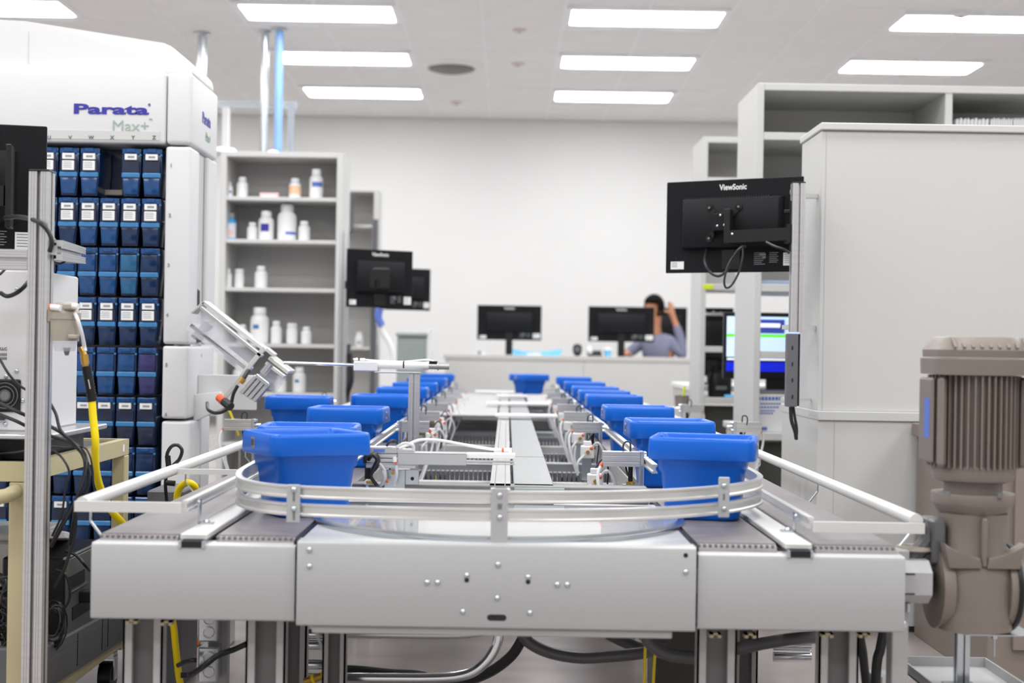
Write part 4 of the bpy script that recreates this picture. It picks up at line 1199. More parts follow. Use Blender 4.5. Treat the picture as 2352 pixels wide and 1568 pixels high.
# conduits and struts dropping from the ceiling
def drop(name, label, u, v0, v1, Y, r, m_, cat='pipe'):
    a, b = A(u, (v0 + v1) / 2, Y), A(u, v1, Y)
    z0 = max(b.z, 0)
    t = thing(name, label, cat, (a.x, Y, z0))
    m = MB(); m.cyl((a.x, Y, z0), (a.x, Y, CEIL), r, 16); m.build('pipe', m_, t)
    m = MB(); m.lathe([(r * 1.9, CEIL - .014), (r * 1.7, CEIL - .03), (r * 1.05, CEIL - .034)], (a.x, Y, 0), n=18); m.build('ceiling_collar', 'zinc', t)
    return t
drop('conduit', 'thick grey metal pipe dropping from the ceiling behind the white machine', 458, 92, 900, 11.6, .036, 'zinc')
drop('conduit', 'grey metal pipe dropping from the ceiling beside the pale blue pipe', 603, 85, 900, 11.5, .028, 'zinc')
drop('air_pipe', 'pale blue pipe dropping from the ceiling behind the bottle shelf', 636, 83, 900, 11.4, .032, 'pipeb')
t = thing('strut_rack', 'grey strut frame on legs behind the bottle shelf, below the ceiling', 'rack', (-1.95, 12.0, 0))
zr = A(600, 241, 12.0).z
m = MB(); m.sweep([(A(500, 241, 12).x - 1.0, 12.0, zr), (A(682, 241, 12).x, 12.0, zr)], tslot(.05)); m.build('top_strut', 'zinc', t)
m = MB(); m.sweep([(A(670, 241, 12).x, 12.0, 0), (A(670, 241, 12).x, 12.0, zr - .026)], tslot(.05), up=(0, 1, 0)); m.build('leg', 'zinc', t)
m = MB(); m.sweep([(A(520, 241, 12).x, 12.0, 0), (A(520, 241, 12).x, 12.0, zr - .026)], tslot(.05), up=(0, 1, 0)); m.build('leg', 'grid', t)

# ---------------------------------------------------------------- far counter
CY = 12.0
cx0, cx1 = A(1022, 840, CY).x, A(1600, 840, CY).x + .3
zc = A(1300, 817, CY).z
t = thing('counter', 'long grey panelled counter behind the conveyor', 'counter', ((cx0 + cx1) / 2, CY, 0))
xm = A(1340, 860, CY).x
for xx0, xx1 in ((cx0, xm - .003), (xm + .003, cx1)):
    m = MB(); m.box((xx0, CY, 0), (xx1, CY + .05, zc - .04), .003); m.build('front_panel', 'grey', t)
m = MB(); m.box((cx0 - .01, CY - .01, zc - .04), (cx1, CY + .06, zc), .003); m.build('cap_rail', 'greyb', t)
zd = zc - .02
m = MB(); m.box((cx0, CY + .061, zd - .03), (cx1, CY + .80, zd), .003); m.build('worktop', 'white', t)
for x in (cx0 + .03, cx1 - .06):
    m = MB(); m.box((x, CY + .07, 0), (x + .03, CY + .78, zd - .03)); m.build('leg_panel', 'grey', t)
t = thing('rear_desk', 'light desk against the back wall behind the seated person', 'desk', (1.6, 13.9, 0))
m = MB(); m.box((.5, 13.6, .71), (3.4, 14.4, .74), .003); m.build('worktop', 'white', t)
for x in (.52, 3.35): m = MB(); m.box((x, 13.62, 0), (x + .03, 14.38, .71)); m.build('leg_panel', 'grey', t)
def desk_monitor(label, u0, u1, v0, v1, Y, zdesk, logo=True):
    a, b = A(u0, v0, Y), A(u1, v1, Y)
    w, h = b.x - a.x, a.z - b.z
    c = V(((a.x + b.x) / 2, Y, (a.z + b.z) / 2))
    t = make_monitor(label, c, 0, w, h, logo=logo)
    d = c.z - zdesk
    m = MB(); m.box((-.03, -.028, -d + .012), (.03, -.002, -h * .3), .003); m.build('stand_neck', 'black', t, local=True)
    m = MB(); m.box((-.12, -.1, -d), (.12, .09, -d + .012), .004); m.build('stand_base', 'black', t, local=True)
    return t
desk_monitor('black monitor back standing alone on the left of the far counter', 1097, 1243, 700, 782, 12.35, zd)
desk_monitor('black monitor back on the far counter, beside the seated person', 1352, 1502, 703, 786, 12.35, zd)
desk_monitor('black monitor back partly hidden behind the seated person', 1478, 1577, 705, 800, 13.8, .74)
# things on the counter
p = A(1326, 808, 12.3)
t = thing('speaker', 'small black oval speaker on the far counter', 'speaker', (p.x, 12.3, zd))
m = MB(); m.lathe([(.03, 0), (.04, .008), (.012, .016), (.03, .03), (.042, .07), (.038, .11), (.015, .125), (.001, .126)], n=20); m.build('housing', 'black', t, local=True)
m = MB(); m.lathe([(.026, -.034), (.02, -.042), (.001, -.043)], (0, 0, .075), 'Y', 16); m.build('grille', 'sgrey', t, local=True)
p = A(1232, 806, 12.3)
t = thing('paper_packet', 'open pale blue and white packet sagging on the far counter', 'packet', (p.x, 12.3, zd))
m = MB(); rings = []
for y in (-.07, .07):
    rings.append([V((x, y, .0)) for x in (-.19, -.08, .06, .2)] + [V((x, y, z)) for x, z in ((.22, .075), (.1, .055), (0, .045), (-.1, .05), (-.21, .07))])
m.loft(rings); m.build('wrapper', 'bpaper', t, local=True)
m = MB(); m.cbox((-.02, -.072, .022), (.12, .003, .03)); m.build('white_label', 'white', t, local=True)
p = A(1396, 800, 12.25)
t = thing('paper_cup', 'small pale blue and white cup on the far counter', 'cup', (p.x, 12.25, zd))
m = MB(); m.lathe([(.022, 0), (.034, .075), (.032, .075), (.02, .004)], n=18); m.build('cup_body', 'bpaper', t, local=True)
m = MB(); m.lathe([(.037, .072), (.037, .085), (.03, .095), (.001, .095)], n=18); m.build('lid', 'white', t, local=True)
p = A(1366, 800, 12.22)
t = thing('telephone', 'dark desk phone with pale handset on the far counter', 'telephone', (p.x, 12.22, zd))
m = MB(); m.hexa([V(q) for q in ((-.06, -.07, 0), (.06, -.07, 0), (.06, .07, 0), (-.06, .07, 0), (-.06, -.07, .025), (.06, -.07, .025), (.06, .07, .07), (-.06, .07, .07))], .006); m.build('base', 'black', t, local=True)
m = MB(); m.tube([(-.04, -.05, .055), (-.04, 0, .075), (-.04, .06, .09)], .018, 8, 4); m.build('handset', 'white', t, local=True)
p = A(1104, 808, 12.3)
t = thing('tape_dispenser', 'small grey tape dispenser at the left end of the far counter', 'dispenser', (p.x, 12.3, zd))
m = MB(); m.prism([(-.05, 0), (.05, 0), (.05, .02), (.01, .045), (-.03, .045), (-.05, .02)], 'Y', -.02, .02, .004); m.build('housing', 'white', t, local=True)
m = MB(); m.cyl((-.01, -.022, .03), (-.01, .022, .03), .02, 16); m.build('tape_roll', 'inkg', t, local=True)

# ---------------------------------------------------------------- shelving units on the right
X1 = 1.022
def right_unit(label, Yn, d, vtop_u, vtop, shelves_uv, xend, lower_open, th=.022, div=None):
    zt_ = A(vtop_u, vtop, Yn).z
    t = thing('shelving_unit', label, 'shelving', (X1 + .5, Yn, 0))
    m = MB(); m.box((X1, Yn, 0), (X1 + .028, Yn + d, zt_), .002); m.build('side_panel', 'grey', t)
    m = MB(); m.box((xend - .028, Yn, 0), (xend, Yn + d, zt_), .002); m.build('side_panel', 'grey', t)
    m = MB(); m.box((X1 + .028, Yn, zt_ - .03), (xend - .028, Yn + d, zt_), .002); m.build('top_board', 'grey', t)
    for z in shelves_uv:
        m = MB(); m.box((X1 + .028, Yn + .003, z - .032), (xend - .028, Yn + d - .008, z), .002); m.build('shelf_board', 'grey', t)
    m = MB(); m.box((X1 + .028, Yn + d - .007, lower_open), (xend - .028, Yn + d, zt_ - .03)); m.build('back_panel', 'greyb', t)
    zlow = min(shelves_uv)
    m = MB(); m.box((X1 + .03, Yn + .06, .0), (xend - .03, Yn + .08, zlow - .045)); m.build('base_panel', 'olive', t)
    if div:
        m = MB(); m.box((div, Yn + .002, lower_open), (div + .03, Yn + d - .008, zt_ - .03), .002); m.build('divider', 'grey', t)
    return t, zt_
z650 = A(1640, 652, 7.55).z
z400 = A(1640, 407, 7.55).z
z797 = A(1640, 795, 7.55).z
zdesk2 = A(1640, 915, 7.4).z
right_unit('grey shelving unit farther back on the right, seen behind the right monitor', 7.55, .42, 1607, 314, [z400, z650, z797, zdesk2], 3.4, z650 + .02)
z325 = A(1760, 303, 5.9).z; z428 = A(1760, 420, 5.9).z; z655 = A(1780, 652, 5.9).z; z811 = A(1780, 806, 5.9).z; z1000 = A(1780, 994, 5.9).z
rs, rzt = right_unit('tallest grey shelving unit on the right, above the grey cabinet', 5.9, .5, 1737, 190, [z325, z428, z655, z811, z1000], 3.6, z655 + .02, div=A(2172, 230, 5.9).x)
# folded items on its upper shelf, right compartment
for k, (u0, u1) in enumerate(((2186, 2262), (2266, 2316), (2318, 2352))):
    a, b = A(u0, 275, 6.0), A(u1, 292, 6.0)
    t = thing('bag_stack', 'stack of white folded bags on the top right shelf, %s' % ('leftmost', 'middle of three', 'rightmost at the frame edge')[k], 'bags', ((a.x + b.x) / 2, 6.0, z325), 0, 'folded bag stacks')
    h = a.z - z325
    nb = 9
    for i in range(nb):
        w = (b.x - a.x)
        m = MB(); x = a.x + w * (i + .5) / nb
        m.prism([(x - w / nb * .45, z325), (x + w / nb * .4, z325), (x + w / nb * .42, z325 + h * (.9 + .05 * ((i * 7) % 3))), (x, z325 + h * (.97 + .05 * (i % 2))), (x - w / nb * .42, z325 + h * .86)], 'Y', 5.95, 6.3); m.build('bag', 'whitem', t)
# label tabs
a = A(1627, 650, 7.545); t = single(MB().cbox((a.x, 7.549, z650 - .016), (.055, .004, .026), .001), 'shelf_label', 'green', 'yellow green label on the shelf edge below the right monitor', 'label')
m = MB(); a = A(1772, 640, 5.95); m.box((X1 + .03, 5.93, z655), (1.3, 6.3, z655 + .016), .003); single(m, 'blister_tray', 'steelb', 'flat grey blue tray on the shelf right of the monitor', 'tray')
# dark monitor back behind the far unit, and dark printer
t = make_monitor('large dark monitor back seen between the right shelf uprights', (A(1636, 785, 8.35).x, 8.35, A(1636, 785, 8.35).z), 0, .245, .40, labels=False)
d = A(1636, 785, 8.35).z - .70
m = MB(); m.box((-.03, -.02, -d + .012), (.03, .0, -.1), .003); m.build('stand_neck', 'black', t, local=True)
m = MB(); m.box((-.1, -.1, -d), (.1, .09, -d + .012), .004); m.build('stand_base', 'black', t, local=True)
t = thing('side_desk', 'light desk standing behind the right shelving', 'desk', (1.7, 8.5, 0))
m = MB(); m.box((1.03, 8.05, .67), (3.2, 8.9, .70), .003); m.build('worktop', 'white', t)
for x in (1.04, 3.15): m = MB(); m.box((x, 8.06, 0), (x + .03, 8.88, .67)); m.build('leg_panel', 'grey', t)
p = A(1655, 905, 7.62)
t = thing('label_printer', 'black rounded label printer on the desk shelf between the uprights', 'printer', (p.x, 7.66, zdesk2))
m = MB(); m.lathe([(.055, 0), (.06, .01), (.062, .09), (.055, .125), (.03, .14), (.001, .142)], n=24, sq=4); m.build('housing', 'black', t, local=True)
m = MB(); m.cbox((0, -.058, .05), (.06, .01, .02), .002); m.build('label_slot', 'sgrey', t, local=True)
m = MB(); m.tube([(-.04, 0, .13), (-.03, -.01, .17), (.03, -.01, .17), (.045, 0, .13)], .007, 8, 5); m.build('handle', 'black', t, local=True)
p = A(1678, 908, 7.6); m = MB(); m.cbox((p.x, 7.6, zdesk2 + .008), (.07, .05, .014), .003); single(m, 'sticky_pad', 'bpaper', 'small light blue pad beside the black label printer', 'pad')
# lit monitor
Yl = 6.62
a, b = A(1663, 716, Yl), A(1812, 872, Yl)
t = thing('lit_monitor', 'bright lit screen with blue window behind the right uprights', 'monitor', ((a.x + b.x) / 2, Yl, z1000))
m = MB(); m.box((a.x, Yl, b.z), (b.x + .25, Yl + .03, a.z), .004); sc = m.build('bezel', 'black', t)
def scr(u0, v0, u1, v1, mm, nm, dy):
    p, q = A(u0, v0, Yl), A(u1, v1, Yl); k = MB(); k.box((p.x, Yl - dy, q.z), (q.x, Yl - dy + .0006, p.z)); return k.build(nm, mm, sc)
scr(1670, 726, 1860, 822, 'screen', 'screen_page', .0008)
scr(1670, 822, 1860, 829, 'screenw', 'screen_strip', .0009)
scr(1668, 830, 1860, 855, 'screenb', 'task_bar', .0009)
scr(1669, 766, 1860, 776, 'screeng', 'green_line', .0016)
scr(1741, 733, 1802, 766, 'screenn', 'dialog_window', .0016)
scr(1746, 742, 1792, 752, 'screenw', 'dialog_heading', .0024)
m = MB(); m.box(((a.x + b.x) / 2 + .05, Yl + .002, z1000 + .012), ((a.x + b.x) / 2 + .14, Yl + .03, b.z)); m.build('stand_neck', 'black', t)
m = MB(); m.box(((a.x + b.x) / 2 - .02, Yl - .1, z1000), ((a.x + b.x) / 2 + .22, Yl + .1, z1000 + .012), .003); m.build('stand_base', 'black', t)
m = MB(); m.box((X1 + .03, 6.42, z1000 - .03), (1.9, 6.9, z1000 - .0005), .003); o = single(m, 'keyboard_shelf', 'grey', 'light shelf board carrying the lit monitor behind the uprights', 'shelf')
m = MB(); m.bm.free()
for lx_ in (X1 + .04, 1.84):
    m = MB(); m.box((lx_, 6.45, 0), (lx_ + .03, 6.85, z1000 - .031)); k = m.build('leg_panel', 'grey', None); k.parent = o; k.location = -V(o.location)
# printed carton
a, b = A(1738, 902, 5.95), A(1812, 994, 5.95)
t = thing('carton', 'white carton with rows of blue print on the low shelf at right', 'carton', ((a.x + b.x) / 2 + .06, 6.0, z1000))
a.x = 1.056
m = MB(); m.box((a.x, 5.95, z1000), (b.x + .12, 6.25, a.z), .002); cbx = m.build('carton_body', 'cardw', t)
m = MB(); m.box((a.x - .004, 5.945, a.z), (b.x + .125, 6.255, a.z + .006), .002); m.build('open_flaps', 'taupe', t)
for i, v in enumerate((915, 927, 935, 943, 949)):
    k = MB(); uu = 1741
    for j in range(7 if i == 0 else 9):
        w = (8 if i == 0 else 5 + (j * 3 + i) % 3)
        if uu + w > 1802 - (6 * i if i else 0): break
        p, q = A(uu, v - (4 if i == 0 else 2), 5.95), A(uu + w - 2, v + (4 if i == 0 else 2), 5.95)
        k.box((p.x, 5.9492, q.z), (q.x, 5.9499, p.z)); uu += w
    k.build('printed_line', 'stripe', cbx)
k = MB(); p, q = A(1742, 980, 5.95), A(1762, 988, 5.95); k.box((p.x, 5.9492, q.z), (q.x, 5.9499, p.z)); k.build('printed_mark', 'stripe', cbx)
# grey cup with pen beyond the outer belt
p = A(1566, 935, 6.6)
t = thing('pen_cup', 'grey cup holding a pen beyond the right outer belt', 'cup', (p.x, 6.6, p.z))
m = MB(); m.lathe([(.03, 0), (.034, .055), (.031, .055), (.027, .003)], n=18); m.build('cup_body', 'motor', t, local=True)
m = MB(); m.tube([(0, 0, .004), (.012, 0, .10)], .006, 8); m.build('pen', 'green', t, local=True)
m = MB(); m.box((p.x - .06, 6.54, 0), (p.x + .08, 6.68, p.z), .002); single(m, 'side_stand', 'grey', 'small grey pedestal under the pen cup beyond the belts', 'pedestal')

# ---------------------------------------------------------------- big grey cabinet, right
GY = 4.6
gx = 1.007
zt_ = A(1880, 284, GY).z; zl_ = A(1880, 943, GY).z
t = thing('tall_cabinet', 'very large two-tier light grey cabinet at the right', 'cabinet', (2.0, GY, 0))
m = MB(); m.box((gx, GY, zl_), (3.4, GY + .31, zt_ - .022), .002); up = m.build('upper_body', 'grey', t)
m = MB(); m.box((gx - .006, GY - .012, zt_ - .021), (3.4, GY + .32, zt_ + .003), .003); m.build('top_cap', 'grey', t)
sx_ = A(1893, 600, GY).x
m = MB(); m.box((sx_, GY - .0006, zl_ + .002), (sx_ + .0015, GY + .0001, zt_ - .022)); m.build('corner_seam', 'frame', up)
m = MB(); m.box((gx - .004, GY - .02, zl_ - .03), (3.4, GY + .60, zl_), .002); m.build('ledge', 'grey', t)
m = MB(); m.box((gx - .002, GY - .012, .02), (3.4, GY + .58, zl_ - .0305), .002); lo_ = m.build('lower_body', 'grey', t)
sx_ = A(1912, 1100, GY).x
m = MB(); m.box((sx_, GY - .0128, .02), (sx_ + .0015, GY - .0119, zl_ - .032)); m.build('corner_seam', 'frame', lo_)
m = MB(); m.box((gx + .02, GY + .02, 0), (3.38, GY + .5, .02)); m.build('plinth', 'framed', t)
# taupe base cabinet
ty = 3.85
tx = 1.303; tz = CZ - .221
t = thing('base_cabinet', 'taupe base cabinet behind the gear motor', 'cabinet', (2.1, ty, 0))
m = MB(); m.box((tx, ty, tz - .042), (3.4, ty + .72, tz), .003); m.build('worktop', 'taupe', t)
m = MB(); m.box((tx + .016, ty + .02, .0), (3.4, ty + .71, tz - .0425), .002); bd = m.build('cabinet_body', 'taupe', t)
m = MB(); m.box((A(2336, 1020, ty).x, ty + .004, .1), (2.2, ty + .0198, tz - .055), .002); dd = m.build('door', 'taupe', t)
m = MB(); m.tube([(1.60, ty + .004, tz - .16), (1.60, ty - .02, tz - .16), (1.72, ty - .02, tz - .16), (1.72, ty + .004, tz - .16)], .005, 8); m.build('handle', 'zinc', dd)
p = A(2345, 990, 3.9); m = MB(); m.box((p.x - .02, 3.88, tz), (p.x + .12, 3.98, tz + .012), .004); single(m, 'tool', 'zinc', 'small steel tool lying on the taupe cabinet', 'tool')
# pale pipe leaving the frame at the right behind the motor
p = A(2335, 1322, 2.95)
t = thing('return_roller', 'pale round bar leaving the frame behind the gear motor', 'roller', (p.x + .3, 2.95, 0))
m = MB(); m.cyl((p.x - .03, 2.95, p.z), (p.x + .7, 2.95, p.z), .024, 18); m.build('bar', 'uhmw', t)
m = MB(); m.box((p.x + .6, 2.93, 0), (p.x + .64, 2.97, p.z - .015), .003); m.build('stand_leg', 'frame', t)

# ---------------------------------------------------------------- gear motor, right front
gm = thing('gear_motor', 'upright brown grey gear motor driving the right end of the conveyor', 'motor', A(2235, 1440, 2.62))
GYY = 2.64
gc = A(2236, 1000, GYY)
def gz(v): return A(2236, v, GYY).z
s = GYY / F
def L(prof, sq=None, n=28):
    return [(w * s / 2, gz(v)) for w, v in prof]
C = (gc.x, GYY, 0)
m = MB(); m.lathe(L([(60, 1130), (212, 862), (216, 858)][1:1] + [(214, 860), (216, 824), (212, 822)]), C, n=32, sq=5); m.build('fan_cover_skirt', 'motor', gm)
m = MB(); m.lathe(L([(206, 821), (208, 804), (198, 797), (170, 776), (164, 774), (20, 772), (1, 772)]), C, n=32, sq=5); cap_ = m.build('fan_cover', 'motor', gm)
m = MB()
for i in range(9):
    x = gc.x - .064 + i * .016
    m.hexa([V(q) for q in ((x, GYY - .083, gz(800)), (x + .005, GYY - .083, gz(800)), (x + .005, GYY - .060, gz(778)), (x, GYY - .060, gz(778)), (x, GYY - .084, gz(797)), (x + .005, GYY - .084, gz(797)), (x + .005, GYY - .060, gz(775)), (x, GYY - .060, gz(775)))])
m.build('fan_ribs', 'uhmw' if False else 'motor', cap_)
m = MB(); m.lathe(L([(176, 1076), (176, 858)]), C, n=32); core = m.build('motor_housing', 'motor', gm)
fb = MB(); fb.box((-.0016, -.012, gz(1070)), (.0016, .0, gz(862)))
fin = fb.mesh('cooling_fin', 'motor')
for i in range(44):
    a = 2 * math.pi * i / 44
    R = 88 * s
    o = bpy.data.objects.new('cooling_fin', fin); COL.objects.link(o); o.parent = core
    o.location = V((gc.x + R * math.sin(a), GYY - R * math.cos(a), 0)) - WLOC[gm.name]
    o.rotation_euler = (0, 0, a)
for sx in (-1, 1):
    m = MB(); m.box((gc.x + sx * 84 * s, GYY - .062, gz(1068)), (gc.x + sx * 100 * s, GYY - .035, gz(864)), .006); m.build('tie_rod_cover', 'motor', gm)
m = MB(); m.box((gc.x - 109 * s, GYY - .03, gz(1062)), (gc.x - 98 * s, GYY + .05, gz(868)), .004); m.build('terminal_box', 'motor', gm)
m = MB(); m.box((gc.x - 109.6 * s, GYY - .02, gz(1005)), (gc.x - 108.9 * s, GYY + .012, gz(915))); m.build('rating_plate', 'stripe', gm)
m = MB(); m.lathe(L([(150, 1105), (176, 1100), (184, 1092), (186, 1074), (178, 1066)]), C, n=32); m.build('bell_housing', 'motor', gm)
m = MB(); m.lathe(L([(130, 1134), (130, 1098)]), C, n=28); m.build('neck', 'motor', gm)
m = MB(); m.lathe(L([(60, 1200), (120, 1192), (160, 1170), (178, 1156), (182, 1152), (186, 1134), (184, 1130), (120, 1130)]), C, n=32); m.build('adapter_flange', 'motor', gm)
m = MB()
for sx in (-1, 1): p = A(2236 + sx * 60, 1126, GYY - .07); m.cyl((p.x, p.y, gz(1133)), (p.x, p.y, gz(1122)), .006, 8)
m.build('flange_bolts', 'framed', gm)
m = MB(); m.lathe(L([(168, 1420), (172, 1380), (172, 1300), (165, 1292), (140, 1270), (138, 1200), (146, 1175)]), C, n=32, sq=3.2); gb = m.build('gear_case', 'motor', gm)
m = MB(); m.lathe(L([(120, 1445), (168, 1438), (170, 1420), (150, 1418)]), C, n=28, sq=3.2); m.build('case_foot', 'motor', gm)
m = MB(); m.box((gc.x - .004, GYY - .072, gz(1290)), (gc.x + .006, GYY - .05, gz(1180)), .003); m.build('case_rib', 'motor', gb)
for sx in (-1, 1):
    m = MB(); m.prism([(gc.x + sx * .004, gz(1292)), (gc.x + sx * .064, gz(1292)), (gc.x + sx * .074, gz(1235)), (gc.x + sx * .045, gz(1262)), (gc.x + sx * .008, gz(1268))], 'Y', GYY - .075, GYY - .04, .003); m.build('case_shoulder', 'motor', gb)
zc_ = gz(1345)
m = MB(); m.lathe([(.028, gc.x - .05), (.075, gc.x - .05), (.078, gc.x - .062), (.078, gc.x - .072), (.05, gc.x - .076)], (0, GYY, zc_), 'X', 32); m.build('output_flange', 'motor', gm)
m = MB(); m.lathe([(.03, gc.x + .05), (.076, gc.x + .05), (.078, gc.x + .072), (.074, gc.x + .078), (.0005, gc.x + .079)], (0, GYY, zc_), 'X', 32); m.build('side_cover', 'motor', gm)
m = MB(); m.lathe([(.081, gc.x + .062), (.082, gc.x + .066), (.081, gc.x + .070)], (0, GYY, zc_), 'X', 32); m.build('cover_seal', 'black', gm)
m = MB(); m.tube([(gc.x - .07, GYY, gz(1200)), (gc.x - .085, GYY - .01, gz(1240)), (gc.x - .115, GYY - .01, gz(1285)), (gc.x - .14, GYY, gz(1330))], .016, 10, 6); m.build('power_conduit', 'greyc', gm)
m = MB(); a = A(2150, 1275, GYY); m.box((gc.x - .085, GYY - .04, gz(1290)), (gc.x - .06, GYY + .04, gz(1190)), .004); m.build('junction_side', 'greyc', gm)
# shaft coupling box
t = thing('shaft_coupling', 'faceted grey coupling box between conveyor and gear motor', 'coupling', A(2118, 1390, 2.62))
a, b = A(2086, 1290, 2.57), A(2148, 1390, 2.57)
m = MB(); 
cy, czz = 2.62, (a.z + b.z) / 2; hh = (a.z - b.z) / 2
m.loft([[V((x, cy - .055, czz - .020)), V((x, cy - .055, czz + .020)), V((x, cy - .03, czz + hh)), V((x, cy + .03, czz + hh)), V((x, cy + .055, czz)), V((x, cy + .03, czz - hh)), V((x, cy - .03, czz - hh))] for x in (.722, .774)])
m.build('coupling_box', 'panel', t)
m = MB(); m.box((.7065, cy - .045, czz - hh * .9), (.722, cy + .045, czz + hh * .9)); m.build('shadow_gap', 'cellk', t)
m = MB(); m.box((.774, cy - .035, czz - hh * .7), (.783, cy + .035, czz + hh * .7), .001); m.build('rubber_ring', 'black', t)
m = MB()
for z in (czz + .018, czz - .018): m.box((.722, cy - .0563, z - .0012), (.742, cy - .054, z + .0012))
m.build('seam_slots', 'cellk', t)
m = MB(); m.cyl((.735, cy - .03, czz - hh - .015), (.735, cy - .03, czz - hh), .007, 8); m.build('lower_bolt', 'zinc', t)
m = MB(); p = A(2110, 1265, 2.62); m.lathe([(.001, 0), (.012, .0), (.036, .012), (.034, .018), (.001, .02)], (p.x, 2.64, a.z + .002), n=24); m.build('top_cap', 'regul', t)
m = MB(); p = A(2074, 1432, 2.53); m.lathe([(.006, 0), (.006, -.006), (.001, -.009)], (p.x, 2.53, p.z), 'Y', 10); m.build('side_bolt', 'zinc', t)
# support post and drip tray below the motor
zt0 = CZ - .645
t = thing('motor_stand', 'zinc strut stand with flat foot between gear motor and drip tray', 'stand', (.885, 2.74, zt0 + .003))
sx_ = .885
m = MB(); m.sweep([(sx_, 2.74, zt0 + .009), (sx_, 2.74, gz(1450))], tslot(.024, .006, .006), up=(0, 1, 0)); m.build('strut', 'zinc', t)
m = MB(); m.box((sx_ - .04, 2.60, gz(1450)), (sx_ + .09, 2.78, gz(1446)), .001); m.build('top_plate', 'zinc', t)
m = MB(); m.box((sx_ - .03, 2.72, zt0 + .0032), (sx_ + .03, 2.77, zt0 + .009), .001); m.build('foot_plate', 'zinc', t)
m = MB(); m.cyl((sx_ + .035, 2.66, gz(1470)), (sx_ + .035, 2.66, gz(1452)), .006, 8); m.cyl((sx_ + .035, 2.66, gz(1512)), (sx_ + .035, 2.66, gz(1470)), .0014, 6); m.build('drip_pipe', 'zinc', t)
x0, x1, y0, y1 = .815, .995, 2.69, 2.93
t = thing('drip_tray', 'shallow grey metal drip tray below the gear motor', 'tray', (.9, 2.8, zt0))
h = .022
m = MB()
m.box((x0, y0, zt0), (x1, y1, zt0 + .003))
m.box((x0, y0, zt0), (x0 + .003, y1, zt0 + h)); m.box((x1 - .003, y0, zt0), (x1, y1, zt0 + h)); m.box((x0, y0, zt0), (x1, y0 + .003, zt0 + h)); m.box((x0, y1 - .003, zt0), (x1, y1, zt0 + h)); m.build('tray_pan', 'panel', t)
m = MB(); m.box((.743, 2.86, zt0 - .006), (x0 + .04, 2.90, zt0 - .0005)); m.build('tray_bracket', 'zinc', t)
m = MB(); m.box((.743, 2.86, 0), (.765, 2.9, zt0 - .006)); m.build('tray_leg', 'frame', t)

# ---------------------------------------------------------------- left foreground: post, monitor, cart
px, py = A(97, 400, 2.9).x, 2.9
t = thing('equipment_post', 'tall grooved aluminium post in the left foreground', 'post', (px, py, 0))
zt_ = A(97, 389, 2.88).z
m = MB(); m.sweep([(px, py, .01), (px, py, zt_ - .004)], ribbed(.0405), up=(0, 1, 0)); m.build('extrusion', 'silver', t)
m = MB(); m.box((px - .0205, py - .0205, zt_ - .004), (px + .0205, py + .0205, zt_), .001); m.build('end_cap', 'black', t)
m = MB(); m.box((px - .05, py - .05, 0), (px + .05, py + .05, .01), .002); m.build('base_plate', 'zinc', t)
m = MB(); m.sweep([A(120, 574, 2.9), A(178, 587, 3.6)], ribbed(.041)); m.build('cross_extrusion', 'silver', t)
m = MB(); a = A(70, 597, 2.9); m.sweep([(px - .021, 2.9, a.z), (-1.6, 2.9, a.z + .003)], ribbed(.04)); m.build('cross_extrusion', 'silver', t)
m = MB(); m.sweep([(-1.62, 2.9, .01), (-1.62, 2.9, zt_)], ribbed(.04), up=(0, 1, 0)); m.build('rear_upright', 'silver', t)
# left monitor
h = .30; Yc1 = 3.14
a = A(108, 290, 3.2)
w = .50
rz = math.radians(12)
dirx = V((math.cos(rz), math.sin(rz), 0))
c = V((a.x, 3.2, a.z - h / 2)) - dirx * (w / 2)
t = make_monitor('black monitor back cut off by the left edge of the picture', c, rz, w, h)
T = Matrix.Translation(c) @ Matrix.Rotation(rz, 4, 'Z')
ta = sub_empty('monitor_arm', t, T @ V((.08, 0, -.0)), rz)
m = MB()
for sx in (-1, 1):
    for sz_ in (-1, 1):
        m.sweep([(0, -.032, 0), (sx * .05, -.032, sz_ * .05)], [(-.011, -.002), (.011, -.002), (.011, .002), (-.011, .002)], up=(0, 1, 0)); m.cyl((sx * .05, -.035, sz_ * .05), (sx * .05, -.0288, sz_ * .05), .013, 14)
m.build('mount_plate', 'black', ta, local=True)
m = MB(); m.box((-.03, -.075, -.05), (.04, -.036, .03), .004); m.build('tilt_block', 'black', ta, local=True)
m = MB(); m.sweep([(.03, -.06, -.02), (.10, -.10, -.02)], [(-.012, -.022), (.012, -.022), (.012, .022), (-.012, .022)]); m.build('arm_link', 'black', ta, local=True)
m = MB(); m.box((.10, -.13, -.09), (.112, -.08, .09), .002); m.build('post_bracket', 'black', ta, local=True)
m = MB(); m.tube([A(12, 500, 3.05), A(45, 498, 2.93), A(85, 508, 2.872), A(110, 530, 2.87), A(119, 555, 2.87), A(114, 578, 2.875)], .0048, 8, 6)
m.tube([A(0, 672, 2.93), A(18, 680, 2.93), A(45, 668, 2.93), A(72, 640, 2.95)], .0045, 8, 6)
m.tube([A(0, 630, 2.95), A(16, 614, 2.97), A(30, 603, 3.0)], .0028, 8, 5)
m.tube([A(120, 545, 3.06), A(128, 560, 3.04), A(124, 590, 3.04), A(120, 610, 3.05)], .004, 8, 5)
m.tube([A(122, 600, 3.07), A(135, 606, 3.1), A(150, 600, 3.12)], .0025, 8, 5)
single(m, 'post_cables', 'cable', 'black cables draped around the top of the left foreground post', 'cable')

